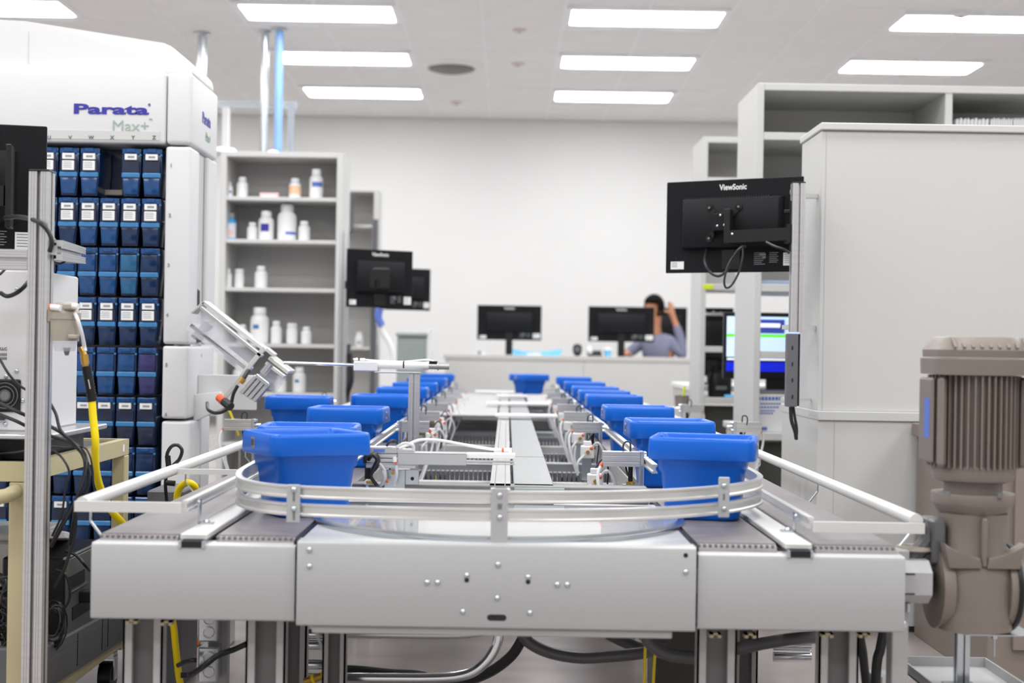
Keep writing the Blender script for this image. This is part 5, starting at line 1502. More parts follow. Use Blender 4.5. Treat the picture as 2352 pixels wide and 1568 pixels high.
# cart
cxr, cy0, cy1, cxl = -.985, 2.95, 3.72, -1.75
cz_ = .645
cart = thing('cart', 'beige metal cart with dark top in the left foreground', 'cart', ((cxr + cxl) / 2, cy0, 0))
m = MB(); m.box((cxl, cy0 + .02, cz_ - .02), (cxr - .022, cy1 - .02, cz_ - .006), .002); m.build('top_mat', 'matb', cart)
def rail(a, b, nm='top_rail', w=.022, h=.04):
    m = MB(); m.sweep([a, b], [(-w / 2, -h / 2), (w / 2, -h / 2), (w / 2, h / 2), (-w / 2, h / 2)]); return m.build(nm, 'beige', cart)
rail((cxr - .011, cy0, cz_ - .02), (cxr - .011, cy1, cz_ - .02))
rail((cxl, cy0 + .011, cz_ - .02), (cxr - .022, cy0 + .011, cz_ - .02)); rail((cxl, cy1 - .011, cz_ - .02), (cxr - .022, cy1 - .011, cz_ - .02))
for x, y, w in ((cxr - .022, cy0 + .02, .044), (cxr - .016, cy1 - .02, .034), (cxl + .03, cy0 + .02, .044), (cxl + .03, cy1 - .02, .044)):
    m = MB(); m.box((x - w / 2, y - .02, .10), (x + w / 2, y + .02, cz_ - .041), .003); m.build('leg', 'beige', cart)
zs = .62 - .03
for zz in (.135,):
    rail((cxr - .011, cy0 + .04, zz), (cxr - .011, cy1 - .04, zz), 'shelf_rail', .022, .05)
    m = MB(); m.box((cxl, cy0 + .02, zz + .0), (cxr - .022, cy1 - .02, zz + .012)); m.build('shelf', 'beige', cart)
m = MB(); m.tube([(cxr - .03, cy0 - .002, cz_ - .06), (cxr - .035, cy0 - .05, cz_ - .065), (cxr - .07, cy0 - .085, cz_ - .065), (cxr - .2, cy0 - .09, cz_ - .065), (cxl + .06, cy0 - .09, cz_ - .065), (cxl + .03, cy0 - .002, cz_ - .06)], .015, 12, 5); m.build('push_handle', 'beige', cart)
m = MB(); p = A(287, 1026, cy1); m.box((cxr - .0002, cy1 - .06, cz_ - .03), (cxr + .0008, cy1 - .045, cz_ - .012)); m.build('worn_sticker', 'paper', cart)
for x, y in ((cxr - .03, cy1 - .06), (cxr - .03, cy0 + .04), (cxl + .04, cy0 + .04), (cxl + .04, cy1 - .06)):
    m = MB(); m.box((x - .02, y - .02, .085), (x + .02, y + .02, .10)); m.box((x - .022, y - .015, .03), (x - .018, y + .015, .09)); m.box((x + .018, y - .015, .03), (x + .022, y + .015, .09)); k = m.build('caster', 'zinc', cart)
    m = MB(); m.cyl((x - .016, y, .038), (x + .016, y, .038), .038, 20); m.build('caster_wheel', 'black', k)
# laptop-like tray under the box
t = thing('equipment_tray', 'thin silver tray on black feet under the white fan box', 'tray', (-1.3, 3.3, cz_ - .006))
zt2 = A(118, 998, 3.15).z
m = MB(); m.box((-1.6, 3.02, zt2 - .004), (-.975, 3.48, zt2 + .008), .003); m.build('tray_plate', 'silver', t)
m = MB(); m.box((-1.55, 3.06, cz_ - .006), (-1.02, 3.44, zt2 - .004), .004); m.build('feet_block', 'black', t)
m = MB(); m.box((-1.6, 2.985, cz_ - .006), (-1.075, 3.045, cz_ + .016), .005); single(m, 'black_adapter', 'black', 'flat black adapter box at the front of the cart top', 'adapter')
# white fan box
bx1, by0, by1 = -1.03, 3.12, 3.41
bz0, bz1 = zt2 + .008, A(95, 621, by0).z
t = thing('fan_box', 'white metal equipment box with a round fan on the cart', 'equipment box', (-1.3, by0, bz0))
m = MB(); m.box((-1.62, by0, bz0), (bx1, by1, bz1), .004); bxo = m.build('case', 'whitem', t)
fc = A(14, 908, by0)
m = MB(); m.cbox((fc.x - .006, by0 - .003, fc.z), (.078, .006, .072), .003); fh = m.build('fan_housing', 'black', t)
m = MB()
for r in (.012, .020, .028):
    pts = [(fc.x + r * math.cos(a), by0 - .008, fc.z + r * math.sin(a)) for a in [2 * math.pi * i / 24 for i in range(25)]]
    m.tube(pts, .0012, 5)
m.build('fan_guard', 'sgrey', fh)
m = MB(); m.lathe([(.011, -.0062), (.010, -.009), (.001, -.0095)], (fc.x, by0, fc.z), 'Y', 16); m.build('fan_hub', 'framed', fh)
for u, v in ((38, 852), (14, 864), (52, 919), (12, 974), (39, 664)): place(BOLT, 'screw', bxo, A(u, v, by0 - .0005))
text('case_lettering', ', LLC', .009, 'ink', bxo, A(6, 801, by0 - .001), depth=.0002, bold=.0002)
m = MB()
for v in (814, 823):
    for i in range(7):
        p = A(-4 + i * 3, v, by0); m.box((p.x, by0 - .0006, p.z - .003), (p.x + .0015, by0 + .0001, p.z + .003))
m.build('serial_print', 'ink', bxo)
m = MB(); p = A(8, 958, by0); m.box((p.x - .02, by0 - .012, p.z - .006), (p.x + .006, by0, p.z + .004), .002); m.build('connector', 'celln', bxo)

# filter regulator on the post
rg = thing('filter_regulator', 'beige grey air filter regulator with clear bowl on the left post', 'regulator', A(150, 790, 2.99))
Yr = 2.89
rc = A(150, 740, Yr)
sr = Yr / F
def rz_(v): return A(150, v, Yr).z
m = MB(); m.lathe([(31 * sr, rz_(783)), (33 * sr, rz_(760)), (33 * sr, rz_(735)), (35 * sr, rz_(733)), (35 * sr, rz_(718)), (30 * sr, rz_(714)), (24 * sr, rz_(698)), (18 * sr, rz_(694)), (.001, rz_(694))], (rc.x, Yr, 0), n=28); m.build('regulator_body', 'regul', rg)
m = MB(); m.box((rc.x + .004, Yr - .03, rz_(712)), (rc.x + .028, Yr - .01, rz_(697)), .003); m.box((rc.x + .015, Yr - .032, rz_(778)), (rc.x + .033, Yr - .01, rz_(768)), .002); m.build('side_lugs', 'regul', rg)
m = MB(); m.lathe([(22 * sr, rz_(806)), (29 * sr, rz_(784))], (rc.x, Yr, 0), n=24); m.build('clear_bowl', 'acryl', rg)
m = MB(); m.lathe([(4 * sr, rz_(816)), (7 * sr, rz_(806)), (9 * sr, rz_(798))], (rc.x + .004, Yr, 0), n=14); m.build('drain_cock', 'framed', rg)
m = MB(); m.box((px + .0205, Yr - .01, rz_(740)), (rc.x - .02, Yr + .012, rz_(710)), .002); m.build('post_clamp', 'regul', rg)
m = MB(); m.cyl(A(116, 705, Yr - .02), A(140, 708, Yr - .03), .0065, 12); m.build('push_fitting', 'white', rg)
m = MB(); m.cyl(A(168, 702, Yr - .035), A(180, 704, Yr - .04), .006, 10); m.build('push_fitting', 'white', rg)
m = MB(); m.cyl(A(114, 705, Yr - .02), A(117, 705, Yr - .02), .0075, 12); m.build('orange_collet', 'orange', rg)
m = MB(); m.tube([A(172, 720, Yr - .02), A(180, 738, Yr - .03), A(188, 765, Yr - .02), A(194, 795, Yr), A(196, 806, Yr)], .0036, 8, 6); m.tube([A(176, 735, Yr - .02), A(186, 765, Yr - .01), A(192, 800, Yr)], .0022, 8, 6); m.build('clear_tube', 'white', rg)
# yellow air hose with brass coupling
ah = thing('air_hose', 'thick yellow air hose with brass coupling and black grip by the left post', 'hose', A(230, 1000, 2.98))
Yh = 2.97
m = MB(); m.cyl(A(186, 797, Yh), A(190, 806, Yh), .008, 6); m.cyl(A(190, 806, Yh), A(193, 815, Yh), .0065, 12); m.cyl(A(193, 815, Yh), A(196, 836, Yh), .0085, 8); m.cyl(A(196, 836, Yh), A(197, 843, Yh), .006, 12); m.build('brass_coupling', 'brass', ah)
m = MB(); pts = [A(198, 841, Yh), A(205, 880, Yh), A(212, 922, Yh)]
m.tube(pts, .0095, 14); 
for i in range(11):
    q0 = A(199 + 1.3 * i, 846 + 7 * i, Yh); q1 = A(199.6 + 1.3 * i, 849.5 + 7 * i, Yh); m.cyl(q0, q1, .0103, 12)
gr = m.build('grip', 'black', ah)
m = MB()
for i in range(6):
    q0 = A(203.2 + .75 * i, 873 + 3.6 * i, Yh - .0106); m.cbox(q0, (.0022, .0006, .0024))
m.build('grip_print', 'paper', gr)
m = MB(); m.tube([A(211, 918, Yh), A(214, 960, Yh), A(219, 1010, Yh), A(219, 1050, Yh + .02), A(222, 1090, Yh + .05), A(234, 1130, Yh + .1), A(256, 1172, Yh + .15), A(286, 1206, Yh + .2), A(330, 1260, 3.25), A(390, 1400, 3.3), A(404, 1490, 3.32), A(412, 1560, 3.35), A(432, 1636, 3.4)], .0082, 12, 6); m.build('hose', 'yellow', ah)
m = MB(); m.tube([A(414, 1170, 3.45), A(406, 1148, 3.45), A(412, 1122, 3.44), A(430, 1108, 3.43), A(448, 1118, 3.45), A(452, 1145, 3.5), A(445, 1200, 3.6), A(440, 1400, 3.8)], .0085, 12, 6); o = m.build('hose_loop', 'yellow', ah)
# cables hanging from the cart
t = thing('cable_bundle', 'black cables hanging down over the side of the beige cart', 'cable', A(180, 1100, 2.94))
paths = [[(112, 920, 2.96), (128, 950, 2.96), (138, 985, 2.95), (160, 1010, 2.95), (188, 1032, 2.95), (200, 1062, 2.93), (190, 1110, 2.92), (168, 1160, 2.92), (140, 1215, 2.93), (118, 1255, 2.95)],
    [(0, 825, 3.05), (20, 858, 3.04), (45, 885, 3.05), (80, 905, 3.06)],
    [(0, 925, 3.04), (40, 945, 3.02), (80, 962, 3.03), (118, 980, 3.0), (150, 1000, 2.95), (185, 1035, 2.94), (196, 1070, 2.93), (186, 1120, 2.93), (172, 1180, 2.93), (160, 1250, 2.95)],
    [(0, 952, 3.04), (40, 968, 3.02), (80, 988, 3.03), (120, 1002, 3.0), (160, 1015, 2.95), (192, 1045, 2.94), (204, 1080, 2.93), (196, 1130, 2.93), (150, 1190, 2.93), (118, 1250, 2.96)],
    [(0, 1042, 3.0), (40, 1038, 2.96), (90, 1030, 2.95), (130, 1040, 2.94), (152, 1065, 2.93), (159, 1090, 2.93), (150, 1120, 2.93), (142, 1180, 2.93), (120, 1230, 2.95)],
    [(112, 1024, 3.0), (150, 1028, 2.98), (190, 1026, 2.94), (206, 1045, 2.93), (213, 1080, 2.93), (215, 1110, 2.93), (222, 1150, 2.94)],
    [(174, 1160, 2.95), (172, 1220, 2.95), (150, 1300, 2.96), (125, 1350, 2.97)]]
for i, p in enumerate(paths):
    m = MB(); m.tube([A(*q) for q in p], (.0035, .003, .004, .0038, .0024, .002, .0034)[i], 7, 5); m.build('cable', 'cable', t)
# tangled cables low on the left
t = thing('cable_tangle', 'tangle of black cables on the lower cart shelf at the left edge', 'cable')
t.location = A(15, 1450, 3.1); WLOC[t.name] = V(t.location)
for k in range(26):
    m = MB()
    c = A(random.uniform(-30, 30), random.uniform(1340, 1480), random.uniform(3.05, 3.4))
    pts = []
    r = random.uniform(.02, .06)
    ax = V((random.gauss(0, 1), random.gauss(0, 1), random.gauss(0, 1))).normalized(); bx_ = ax.orthogonal().normalized(); cx_ = ax.cross(bx_)
    for i in range(9): pts.append(c + (bx_ * math.cos(i * .8) + cx_ * math.sin(i * .8)) * r * (1 + .25 * random.random()))
    m.tube(pts, random.uniform(.0022, .0036), 6, 4); m.build('cable_loop', 'cable', t)
m = MB(); m.tube([A(0, 1330, 3.0), A(12, 1326, 3.0), A(35, 1322, 3.02)], .003, 6, 4); m.tube([A(2, 1386, 3.0), A(6, 1362, 3.0), A(28, 1348, 3.0)], .003, 6, 4); m.tube([A(0, 1375, 3.02), A(20, 1374, 3.02), A(35, 1378, 3.02)], .002, 6, 4); m.build('cable_loop', 'cable', t)
for k in range(8):
    m = MB(); c_ = A(122 + random.uniform(-4, 4), 1432 + random.uniform(-8, 8), 3.08 + .006 * k); rr_ = .020 + .0022 * k
    m.tube([c_ + V((rr_ * .8 * math.cos(a), .012 * math.sin(a + k), rr_ * 1.5 * math.sin(a))) for a in [2 * math.pi * i / 16 for i in range(17)]], .0021, 6); m.build('cable_loop', 'cable', t)
# computer tower and other gear on the lower shelf
t = thing('computer_tower', 'black computer tower with steel rear on the lower cart shelf', 'computer', (-1.1, 3.25, .148))
a = A(148, 1268, 3.2)
tx0, tx1 = a.x - .12, a.x
zt3 = A(150, 1282, 3.2).z
m = MB(); m.box((tx0 - .02, 3.2, .148), (tx1, 3.52, zt3), .004); tw = m.build('case', 'black', t)
m = MB(); m.box((tx1, 3.205, .155), (tx1 + .004, 3.515, zt3 - .006), .001); sp = m.build('rear_plate', 'tower', t)
m = MB(); m.box((tx1 + .0035, 3.22, zt3 - .075), (tx1 + .006, 3.34, zt3 - .045)); m.box((tx1 + .0035, 3.25, .26), (tx1 + .006, 3.4, .29)); m.build('vent_cutouts', 'cellk', sp)
m = MB(); m.box((tx1 + .0035, 3.22, zt3 - .082), (tx1 + .008, 3.36, zt3 - .078)); m.build('edge_fold', 'zinc', sp)
m = MB(); m.box((tx1 + .004, 3.47, .30), (tx1 + .014, 3.5, zt3 - .02), .002); m.build('port_strip', 'zinc', sp)
p = A(180, 1370, 3.3); m = MB(); m.box((p.x - .012, 3.3, p.z - .014), (p.x + .045, 3.34, p.z + .012), .003); m.build('cable_plug', 'cable', sp)
m = MB(); m.tube([A(150, 1265, 3.25), A(175, 1275, 3.25), A(196, 1298, 3.25), (A(206, 1310, 3.3))], .0035, 6, 5); m.tube([A(128, 1308, 3.18), A(150, 1318, 3.18), A(160, 1350, 3.18), A(158, 1380, 3.18), A(140, 1408, 3.18)], .003, 6, 5); m.build('hanging_cable', 'cable', sp)
m = MB(); m.hexa([A(112, 1262, 3.2), A(150, 1262, 3.2), A(160, 1262, 3.5), A(100, 1262, 3.5), A(112, 1243, 3.2), A(150, 1246, 3.2), A(160, 1246, 3.5), A(100, 1240, 3.5)], .002)
o = single(m, 'router', 'whitem', 'flat white router box lying on top of the black computer tower', 'router')
o.location.z = zt3 + .0005
# long grey ups unit
t = thing('power_supply', 'long grey ribbed power supply unit on the lower cart shelf', 'power supply', (-1.03, 3.3, .148))
TL_ = Matrix.Translation((-.978, 3.02, .148)) @ Matrix.Rotation(math.radians(-2.0), 4, 'X')
UH = .095
m = MB(); m.box((-.10, 0, 0), (0, .72, UH), .004, 1, TL_); m_ = m.build('case', 'sgrey', t)
m = MB()
for i in range(24): m.box((-.001, .02 + i * .0075, .012), (.0015, .0235 + i * .0075, .060), 0, 1, TL_)
m.build('vent_ribs', 'framed', m_)
m = MB()
for yy_ in (.25, .45, .5): m.box((-.001, yy_, .012), (.001, yy_ + .004, UH - .008), 0, 1, TL_)
m.build('case_seams', 'cellk', m_)
m = MB(); m.box((-.001, 0, .072), (.001, .71, .0735), 0, 1, TL_); m.build('case_line', 'duct', m_)
# grey plastic drawers at the left edge
t = thing('storage_bin', 'pale grey plastic bin on the cart shelf at the left edge', 'bin', (-1.35, 3.3, 0.148))
m = MB(); m.box((-1.62, 3.45, 0.148), (-1.15, 3.68, A(10, 1240, 3.45).z), .01); m.build('bin_body', 'grey', t)
m = MB(); m.box((-1.63, 3.44, A(10, 1240, 3.45).z), (-1.14, 3.69, A(10, 1234, 3.45).z + .01), .004); m.build('lid', 'grey', t)

# black looped plug cable on the outer rail, dark grey box behind
t = thing('looped_cable', 'black looped cable with a plug standing above the left tube rail', 'cable', A(400, 1080, 3.35))
m = MB(); m.tube([A(385, 1060, 3.35), A(384, 1042, 3.35), A(394, 1025, 3.35), A(408, 1022, 3.35), A(418, 1034, 3.35), A(412, 1054, 3.35), A(398, 1068, 3.35), A(386, 1082, 3.35), A(380, 1110, 3.36), A(384, 1160, 3.4)], .0042, 8, 6); m.build('cable', 'cable', t)
for p_, q_ in (((385, 1046), (388, 1078)), ((382, 1108), (402, 1110))):
    m = MB(); m.cyl(A(*p_, 3.345), A(*q_, 3.345), .0066, 10); m.build('plug', 'black', t)
a, b = A(338, 1126, 3.7), A(420, 1200, 3.7)
m = MB(); m.box((a.x, 3.7, .0), (b.x, 3.9, a.z), .004); single(m, 'side_cabinet', 'sgrey', 'dark grey box standing behind the left tube rail', 'box')

# ---------------------------------------------------------------- under the conveyor
def tubething(name, label, cat, pts, r, m_, k=6, n=10):
    return single(MB().tube([A(*p) for p in pts], r, n, k), name, m_, label, cat)
t = thing('bent_conduit', 'shiny bent metal conduit loop under the middle of the conveyor', 'conduit', A(950, 1500, 2.95))
m = MB(); m.tube([A(770, 1456, 2.92), A(900, 1457, 2.92), A(1050, 1458, 2.92), A(1110, 1452, 2.92), A(1145, 1440, 2.92)], .0075, 12, 6); m.build('upper_tube', 'silver', t)
m = MB(); m.tube([A(1146, 1448, 2.9), A(1141, 1478, 2.9), A(1122, 1512, 2.9), A(1090, 1540, 2.9), A(1050, 1553, 2.9), A(990, 1557, 2.9), A(900, 1557, 2.9), A(785, 1556, 2.9)], .0105, 14, 6); m.build('lower_tube', 'chrome', t)
tubething('drive_cable', 'thick black cable sweeping down behind the bent conduit', 'cable', [(1210, 1440, 3.05), (1195, 1475, 3.05), (1170, 1510, 3.05), (1120, 1545, 3.05), (1040, 1572, 3.05), (900, 1600, 3.05)], .0115, 'cable')
tubething('floor_cable', 'black cable running left behind the bent conduit', 'cable', [(760, 1535, 3.1), (830, 1538, 3.1), (900, 1545, 3.1), (960, 1548, 3.1), (1000, 1560, 3.12)], .009, 'cable')
tubething('flexible_conduit', 'thick dark grey flexible conduit drooping under the centre panel', 'conduit', [(1195, 1446, 3.0), (1215, 1475, 3.0), (1262, 1498, 3.0), (1330, 1510, 3.0), (1400, 1507, 3.0), (1470, 1500, 3.0), (1530, 1490, 3.05)], .0125, 'greyc', n=14)
tubething('flexible_conduit', 'short dark grey conduit crossing behind the drooping one', 'conduit', [(1395, 1455, 3.1), (1430, 1472, 3.1), (1480, 1492, 3.1), (1530, 1500, 3.15)], .0125, 'greyc', n=14)
tubething('flexible_conduit', 'dark grey conduit elbow reaching the right leg', 'conduit', [(1490, 1440, 2.8), (1486, 1462, 2.8), (1500, 1482, 2.8), (1540, 1503, 2.8), (1600, 1508, 2.8), (1650, 1500, 2.85)], .0135, 'greyc', n=14)
tubething('flexible_conduit', 'dark conduit rising to the right between the right legs', 'conduit', [(1600, 1505, 2.85), (1700, 1488, 2.85), (1760, 1476, 2.85), (1830, 1466, 2.85), (1900, 1462, 2.9)], .0125, 'greyc', n=14)
tubething('power_cable', 'black cable hanging steeply beside the last right leg', 'cable', [(2030, 1448, 2.8), (2022, 1490, 2.8), (2012, 1550, 2.8), (2004, 1830, 2.8)], .010, 'cable')
tubething('power_cable', 'black kinked cable beside the second right leg', 'cable', [(1975, 1460, 2.7), (1982, 1500, 2.7), (1986, 1540, 2.7), (2002, 1700, 2.7), (1996, 1870, 2.7)], .0085, 'cable')
tubething('yellow_cable', 'left one of two thin yellow cables under the conveyor', 'cable', [(1484, 1478, 2.9), (1481, 1520, 2.9), (1477, 1800, 2.9)], .003, 'yellow')
tubething('yellow_cable', 'right one of two thin yellow cables under the conveyor', 'cable', [(1505, 1500, 2.9), (1502, 1540, 2.9), (1490, 1800, 2.9)], .003, 'yellow')
tubething('mains_cable', 'black mains cable running up behind the outlet boxes', 'cable', [(415, 1550, 2.95), (440, 1548, 2.95), (470, 1528, 2.9), (500, 1505, 2.9), (540, 1490, 2.9), (590, 1467, 2.9), (640, 1440, 2.95)], .006, 'cable')
tubething('plug_cable', 'short black cable with a plug at the outlet box', 'cable', [(408, 1528, 2.98), (425, 1520, 2.97), (442, 1516, 2.95), (452, 1516, 2.95)], .005, 'cable')
# outlet boxes
def outlet(label, v0, v1):
    a, b = A(455, v0, 2.98), A(498, v1, 2.98)
    t = thing('outlet_box', label, 'outlet', ((a.x + b.x) / 2, 2.98, b.z), 0, 'metal outlet boxes')
    m = MB(); m.box((a.x, 2.98, b.z), (b.x, 3.03, a.z), .003); o = m.build('box', 'zinc', t)
    for f in (.3, .72):
        z = b.z + (a.z - b.z) * f; x = (a.x + b.x) / 2 + .002
        m = MB(); m.lathe([(.0125, 2.9796), (.0125, 2.976), (.0105, 2.9755), (.0105, 2.979)], (x, 0, z), 'Y', 18); m.build('knockout_ring', 'silver', o)
    return t
outlet('upper metal outlet box with round knockouts by the left legs', 1400, 1474); outlet('lower metal outlet box with round knockouts by the left legs', 1486, 1568)
a = A(488, 1480, 3.02); m = MB(); m.box((a.x - .012, 3.031, 0.0), (a.x + .03, 3.06, ZL1 - .002), .002); single(m, 'utility_strut', 'frame', 'grey strut carrying the metal outlet boxes', 'strut')
t = thing('quick_fitting', 'yellow brass valve with white and orange push fitting under the left panel', 'fitting', A(735, 1545, 2.85))
m = MB(); m.cyl(A(700, 1566, 2.85), A(745, 1550, 2.85), .008, 12); m.build('brass_body', 'brass', t)
m = MB(); m.cyl(A(716, 1560, 2.849), A(722, 1558, 2.849), .0095, 12); m.cyl(A(740, 1552, 2.849), A(748, 1549, 2.849), .0095, 12); m.build('yellow_rings', 'yellow', t)
m = MB(); m.cyl(A(752, 1553, 2.85), A(763, 1545, 2.85), .007, 10); m.cyl(A(757, 1545, 2.85), A(753, 1530, 2.85), .0065, 10); m.build('push_fitting', 'white', t)
m = MB(); m.cyl(A(753, 1531, 2.85), A(751, 1526, 2.85), .0072, 12); m.build('collet', 'orange', t)
m = MB(); m.tube([A(751, 1526, 2.85), A(740, 1490, 2.85), A(728, 1455, 2.85), A(722, 1430, 2.85)], .0032, 8, 5); m.build('clear_tube', 'clear', t)
# emergency button panel blur behind the left legs
a = A(432, 1475, 4.2); t = thing('stop_button', 'red and yellow stop button on a pale wall box behind the left legs', 'button', (a.x, 4.2, 0))
m = MB(); m.box((a.x - .12, 4.22, 0), (a.x + .12, 4.3, a.z + .12), .004); m.build('pedestal', 'whitem', t)
m = MB(); m.lathe([(.022, 4.22), (.022, 4.21), (.018, 4.205)], (a.x + .01, 0, a.z), 'Y', 18); m.build('yellow_ring', 'brass', t)
m = MB(); m.lathe([(.012, 4.206), (.016, 4.195), (.001, 4.19)], (a.x + .015, 0, a.z), 'Y', 18); m.build('red_knob', 'orange', t)
# strut post with foot seen between the legs
a = A(948, 1500, 4.9); t = thing('floor_post', 'grey slotted post with bolted foot seen under the conveyor', 'post', (a.x, 4.9, 0))
m = MB(); m.sweep([(a.x, 4.9, .01), (a.x, 4.9, ZL1)], tslot(.045), up=(0, 1, 0)); m.build('extrusion', 'frame', t)
m = MB(); m.box((a.x - .03, 4.84, 0), (a.x + .09, 4.95, .01), .002); m.build('foot_plate', 'zinc', t)
# yellow posts between the lanes
for k, (u, Y) in enumerate(((1024, 3.9), (1003, 5.3), (1350, 4.4))):
    a = A(u, 1100, Y); MB().tube([(a.x, Y, ZL1 - .12), (a.x, Y, ZL1 + .06)], .012, 12).build('yellow_air_line', 'yellow', conv)

# ---------------------------------------------------------------- seated person at the far counter
def skin_mesh(name, verts, edges, m_, parent, sub=2, root=0):
    me = bpy.data.meshes.new(name); me.from_pydata([v[:3] for v in verts], edges, []); 
    o = bpy.data.objects.new(name, me); COL.objects.link(o)
    md = o.modifiers.new('s', 'SKIN'); md.use_smooth_shade = True
    sv = me.skin_vertices[0].data if me.skin_vertices else None
    if sv is None:
        me.attributes
    for i, v in enumerate(verts):
        r = v[3]; rr = r if isinstance(r, tuple) else (r, r)
        me.skin_vertices[0].data[i].radius = rr
        me.skin_vertices[0].data[i].use_root = (i == root)
    md2 = o.modifiers.new('u', 'SUBSURF'); md2.levels = sub; md2.render_levels = sub
    dg = bpy.context.evaluated_depsgraph_get(); dg.update()
    me2 = bpy.data.meshes.new_from_object(o.evaluated_get(dg))
    bpy.data.objects.remove(o, do_unlink=True)
    for p in me2.polygons: p.use_smooth = True
    me2.materials.clear(); me2.materials.append(M[m_])
    o = bpy.data.objects.new(name, me2); COL.objects.link(o)
    if parent: o.parent = parent
    return o
pc_ = A(1508, 800, 12.98)
PX_, PY_ = pc_.x, 12.98
hz_ = A(1497, 712, 12.98).z
per = thing('person', 'seated dark haired person in slate shirt, one hand raised, arm on the far counter', 'person', (PX_, PY_, 0), math.radians(-42))
sh = hz_ - .26          # shoulder height
vs_ = [(0.02, 0.02, sh - .42, (.13, .10)), (0.02, 0.02, sh - .22, (.12, .095)), (.01, .01, sh - .06, (.13, .085)), (0, 0, sh + .03, (.06, .055)), (-.01, -.01, sh + .10, (.048, .05)),
    (-.02, -.02, sh + .17, (.065, .075)), (-.03, -.03, sh + .26, (.078, .092)), (-.03, -.02, sh + .34, (.06, .07)),
    (-.16, .0, sh - .03, .052), (-.22, -.16, sh - .15, .042), (-.12, -.30, sh - .13, .033), (-.06, -.36, sh - .14, (.032, .022)), (-.03, -.41, sh - .145, (.034, .018)),
    (.16, .02, sh - .03, .052), (.24, .09, sh - .18, .042), (.20, .08, sh + .04, .034), (.15, .06, sh + .17, (.028, .024)), (.125, .05, sh + .24, (.034, .02)),
    (-.09, .0, sh - .46, .09), (-.11, -.36, sh - .5, .075), (-.11, -.38, sh - .9, .05), (-.11, -.48, sh - .93, .04),
    (.12, .0, sh - .46, .09), (.13, -.36, sh - .5, .075), (.13, -.38, sh - .9, .05), (.13, -.48, sh - .93, .04)]
ed = [(0, 1), (1, 2), (2, 3), (3, 4), (4, 5), (5, 6), (6, 7), (2, 8), (8, 9), (9, 10), (10, 11), (11, 12), (2, 13), (13, 14), (14, 15), (15, 16), (16, 17), (0, 18), (18, 19), (19, 20), (20, 21), (0, 22), (22, 23), (23, 24), (24, 25)]
# fingers
def fingers(base, idx, dirs, r=.0085):
    for (ox, oy, oz), d, ln in dirs:
        b = V(base) + V((ox, oy, oz)); d = V(d).normalized()
        n = len(vs_)
        p1 = b + d * ln * .5; p2 = b + d * ln + V((0, 0, -.012 if idx == 12 else .0))
        for p in (p1, p2): vs_.append((p.x, p.y, p.z, r))
        ed.append((idx, n)); ed.append((n, n + 1))
fingers((-.03, -.41, sh - .145), 12, [((-.026, -.02, 0), (-.1, -1, 0), .06), ((-.009, -.025, 0), (0, -1, 0), .072), ((.009, -.025, 0), (.08, -1, 0), .067), ((.026, -.02, 0), (.2, -1, 0), .052), ((.032, .01, 0), (1, -.5, 0), .045)])
fingers((.125, .05, sh + .24), 17, [((-.0, -.026, .03), (-.3, -.2, 1), .06), ((-.0, -.009, .035), (-.35, -.05, 1), .07), ((-.0, .009, .035), (-.35, .05, 1), .066), ((-.0, .026, .03), (-.3, .2, 1), .05), ((-.02, -.03, -.0), (-.8, -.6, .5), .04)])
body = skin_mesh('body', vs_, ed, 'skin', per)
# face: nose, eyes, ears on the head, turned to the left
hc_ = V((-.03, -.03, sh + .265)); fd = V((-.15, -.98, -.14)).normalized(); sd = V((fd.y, -fd.x, 0)).normalized()
m = MB()
m.hexa([hc_ + fd * .082 + sd * .012 + V((0, 0, -.03)), hc_ + fd * .082 - sd * .012 + V((0, 0, -.03)), hc_ + fd * .112 - sd * .006 + V((0, 0, -.03)), hc_ + fd * .112 + sd * .006 + V((0, 0, -.03)),
        hc_ + fd * .08 + sd * .008 + V((0, 0, .015)), hc_ + fd * .08 - sd * .008 + V((0, 0, .015)), hc_ + fd * .092 - sd * .004 + V((0, 0, .015)), hc_ + fd * .092 + sd * .004 + V((0, 0, .015))], .003)
m.build('nose', 'skin', per, local=True)
m = MB()
for s_ in (-1, 1): m.lathe([(.001, -.008), (.009, -.005), (.011, 0), (.009, .005), (.001, .008)], hc_ + fd * .078 + sd * s_ * .03 + V((0, 0, .01)), n=10)
m.build('eyes', 'hair', per, local=True)
m = MB(); m.tube([hc_ + fd * .085 - sd * .024 + V((0, 0, -.055)), hc_ + fd * .093 + V((0, 0, -.053)), hc_ + fd * .085 + sd * .024 + V((0, 0, -.055))], .005, 6, 3); m.build('mouth', 'orange', per, local=True)
m = MB()
for s_ in (-1, 1): m.lathe([(.001, -.03), (.014, -.02), (.016, .01), (.012, .028), (.001, .032)], hc_ + sd * s_ * .082 + V((0, 0, -.005)), n=10)
m.build('ears', 'skin', per, local=True)
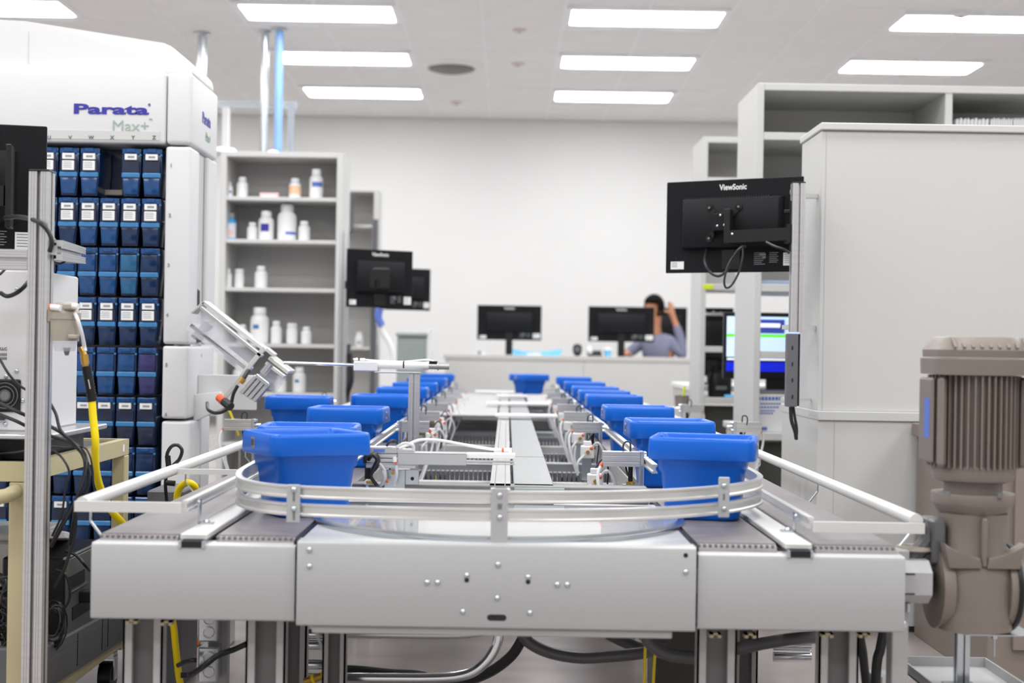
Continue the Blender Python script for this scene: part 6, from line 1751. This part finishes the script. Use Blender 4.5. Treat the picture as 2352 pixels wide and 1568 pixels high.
# hair cap
bm = bmesh.new(); bmesh.ops.create_uvsphere(bm, u_segments=24, v_segments=16, radius=1)
for v in bm.verts:
    v.co = V((v.co.x * .098, v.co.y * .105, v.co.z * .115))
    if v.co.z < -.02: v.co.z = -.02 + (v.co.z + .02) * 1.1
kill = [v for v in bm.verts if v.co.dot(fd) > .045 and v.co.z < .035]
bmesh.ops.delete(bm, geom=kill, context='VERTS')
me = bpy.data.meshes.new('hair')
for f in bm.faces: f.smooth = True
bm.to_mesh(me); bm.free(); me.transform(Matrix.Translation(hc_ + V((.008, .01, .03)))); me.materials.append(M['hair'])
o = bpy.data.objects.new('hair', me); COL.objects.link(o); o.parent = per
sd_ = o.modifiers.new('thick', 'SOLIDIFY'); sd_.thickness = .01
sv_ = [(0.02, 0.02, sh - .46, (.15, .12)), (0.02, 0.02, sh - .22, (.14, .115)), (.01, .01, sh - .06, (.15, .1)), (0, 0, sh + .045, (.066, .062)),
    (-.15, .0, sh - .03, .062), (-.22, -.16, sh - .15, .052), (-.11, -.305, sh - .13, .042), (.15, .02, sh - .03, .062), (.24, .09, sh - .18, .052), (.20, .08, sh + .03, .043), (.165, .065, sh + .13, .038)]
skin_mesh('shirt', sv_, [(0, 1), (1, 2), (2, 3), (2, 4), (4, 5), (5, 6), (2, 7), (7, 8), (8, 9), (9, 10)], 'shirt', per)
tv_ = [(.01, .01, sh - .44, (.16, .125)), (-.09, .0, sh - .47, .105), (-.11, -.36, sh - .5, .09), (-.11, -.38, sh - .86, .065), (.12, .0, sh - .47, .105), (.13, -.36, sh - .5, .09), (.13, -.38, sh - .86, .065)]
skin_mesh('trousers', tv_, [(0, 1), (1, 2), (2, 3), (0, 4), (4, 5), (5, 6)], 'trouser', per)
m = MB(); m.lathe([(.03, -.012), (.034, 0), (.03, .012)], hc_ + sd * -.085, 'X', 14); m.tube([hc_ + sd * -.09, hc_ + V((0, 0, .125)), hc_ + sd * .09], .006, 6, 6); 
m.bm.free()
t = thing('stool', 'tall dark stool under the seated person', 'stool', (PX_, PY_, 0))
zs_ = sh - .57
m = MB(); m.lathe([(.17, zs_ - .05), (.19, zs_ - .03), (.19, zs_), (.17, zs_ + .01), (.001, zs_ + .01)], (PX_ + .01, PY_ + .02, 0), n=24); m.build('seat', 'black', t)
m = MB(); m.cyl((PX_ + .01, PY_ + .02, .06), (PX_ + .01, PY_ + .02, zs_ - .05), .025, 14); m.build('column', 'chrome', t)
for i in range(5):
    a = 2 * math.pi * i / 5; m = MB(); m.tube([(PX_ + .01, PY_ + .02, .07), (PX_ + .01 + .25 * math.cos(a), PY_ + .02 + .25 * math.sin(a), .03)], .016, 8); m.build('leg', 'black', t)
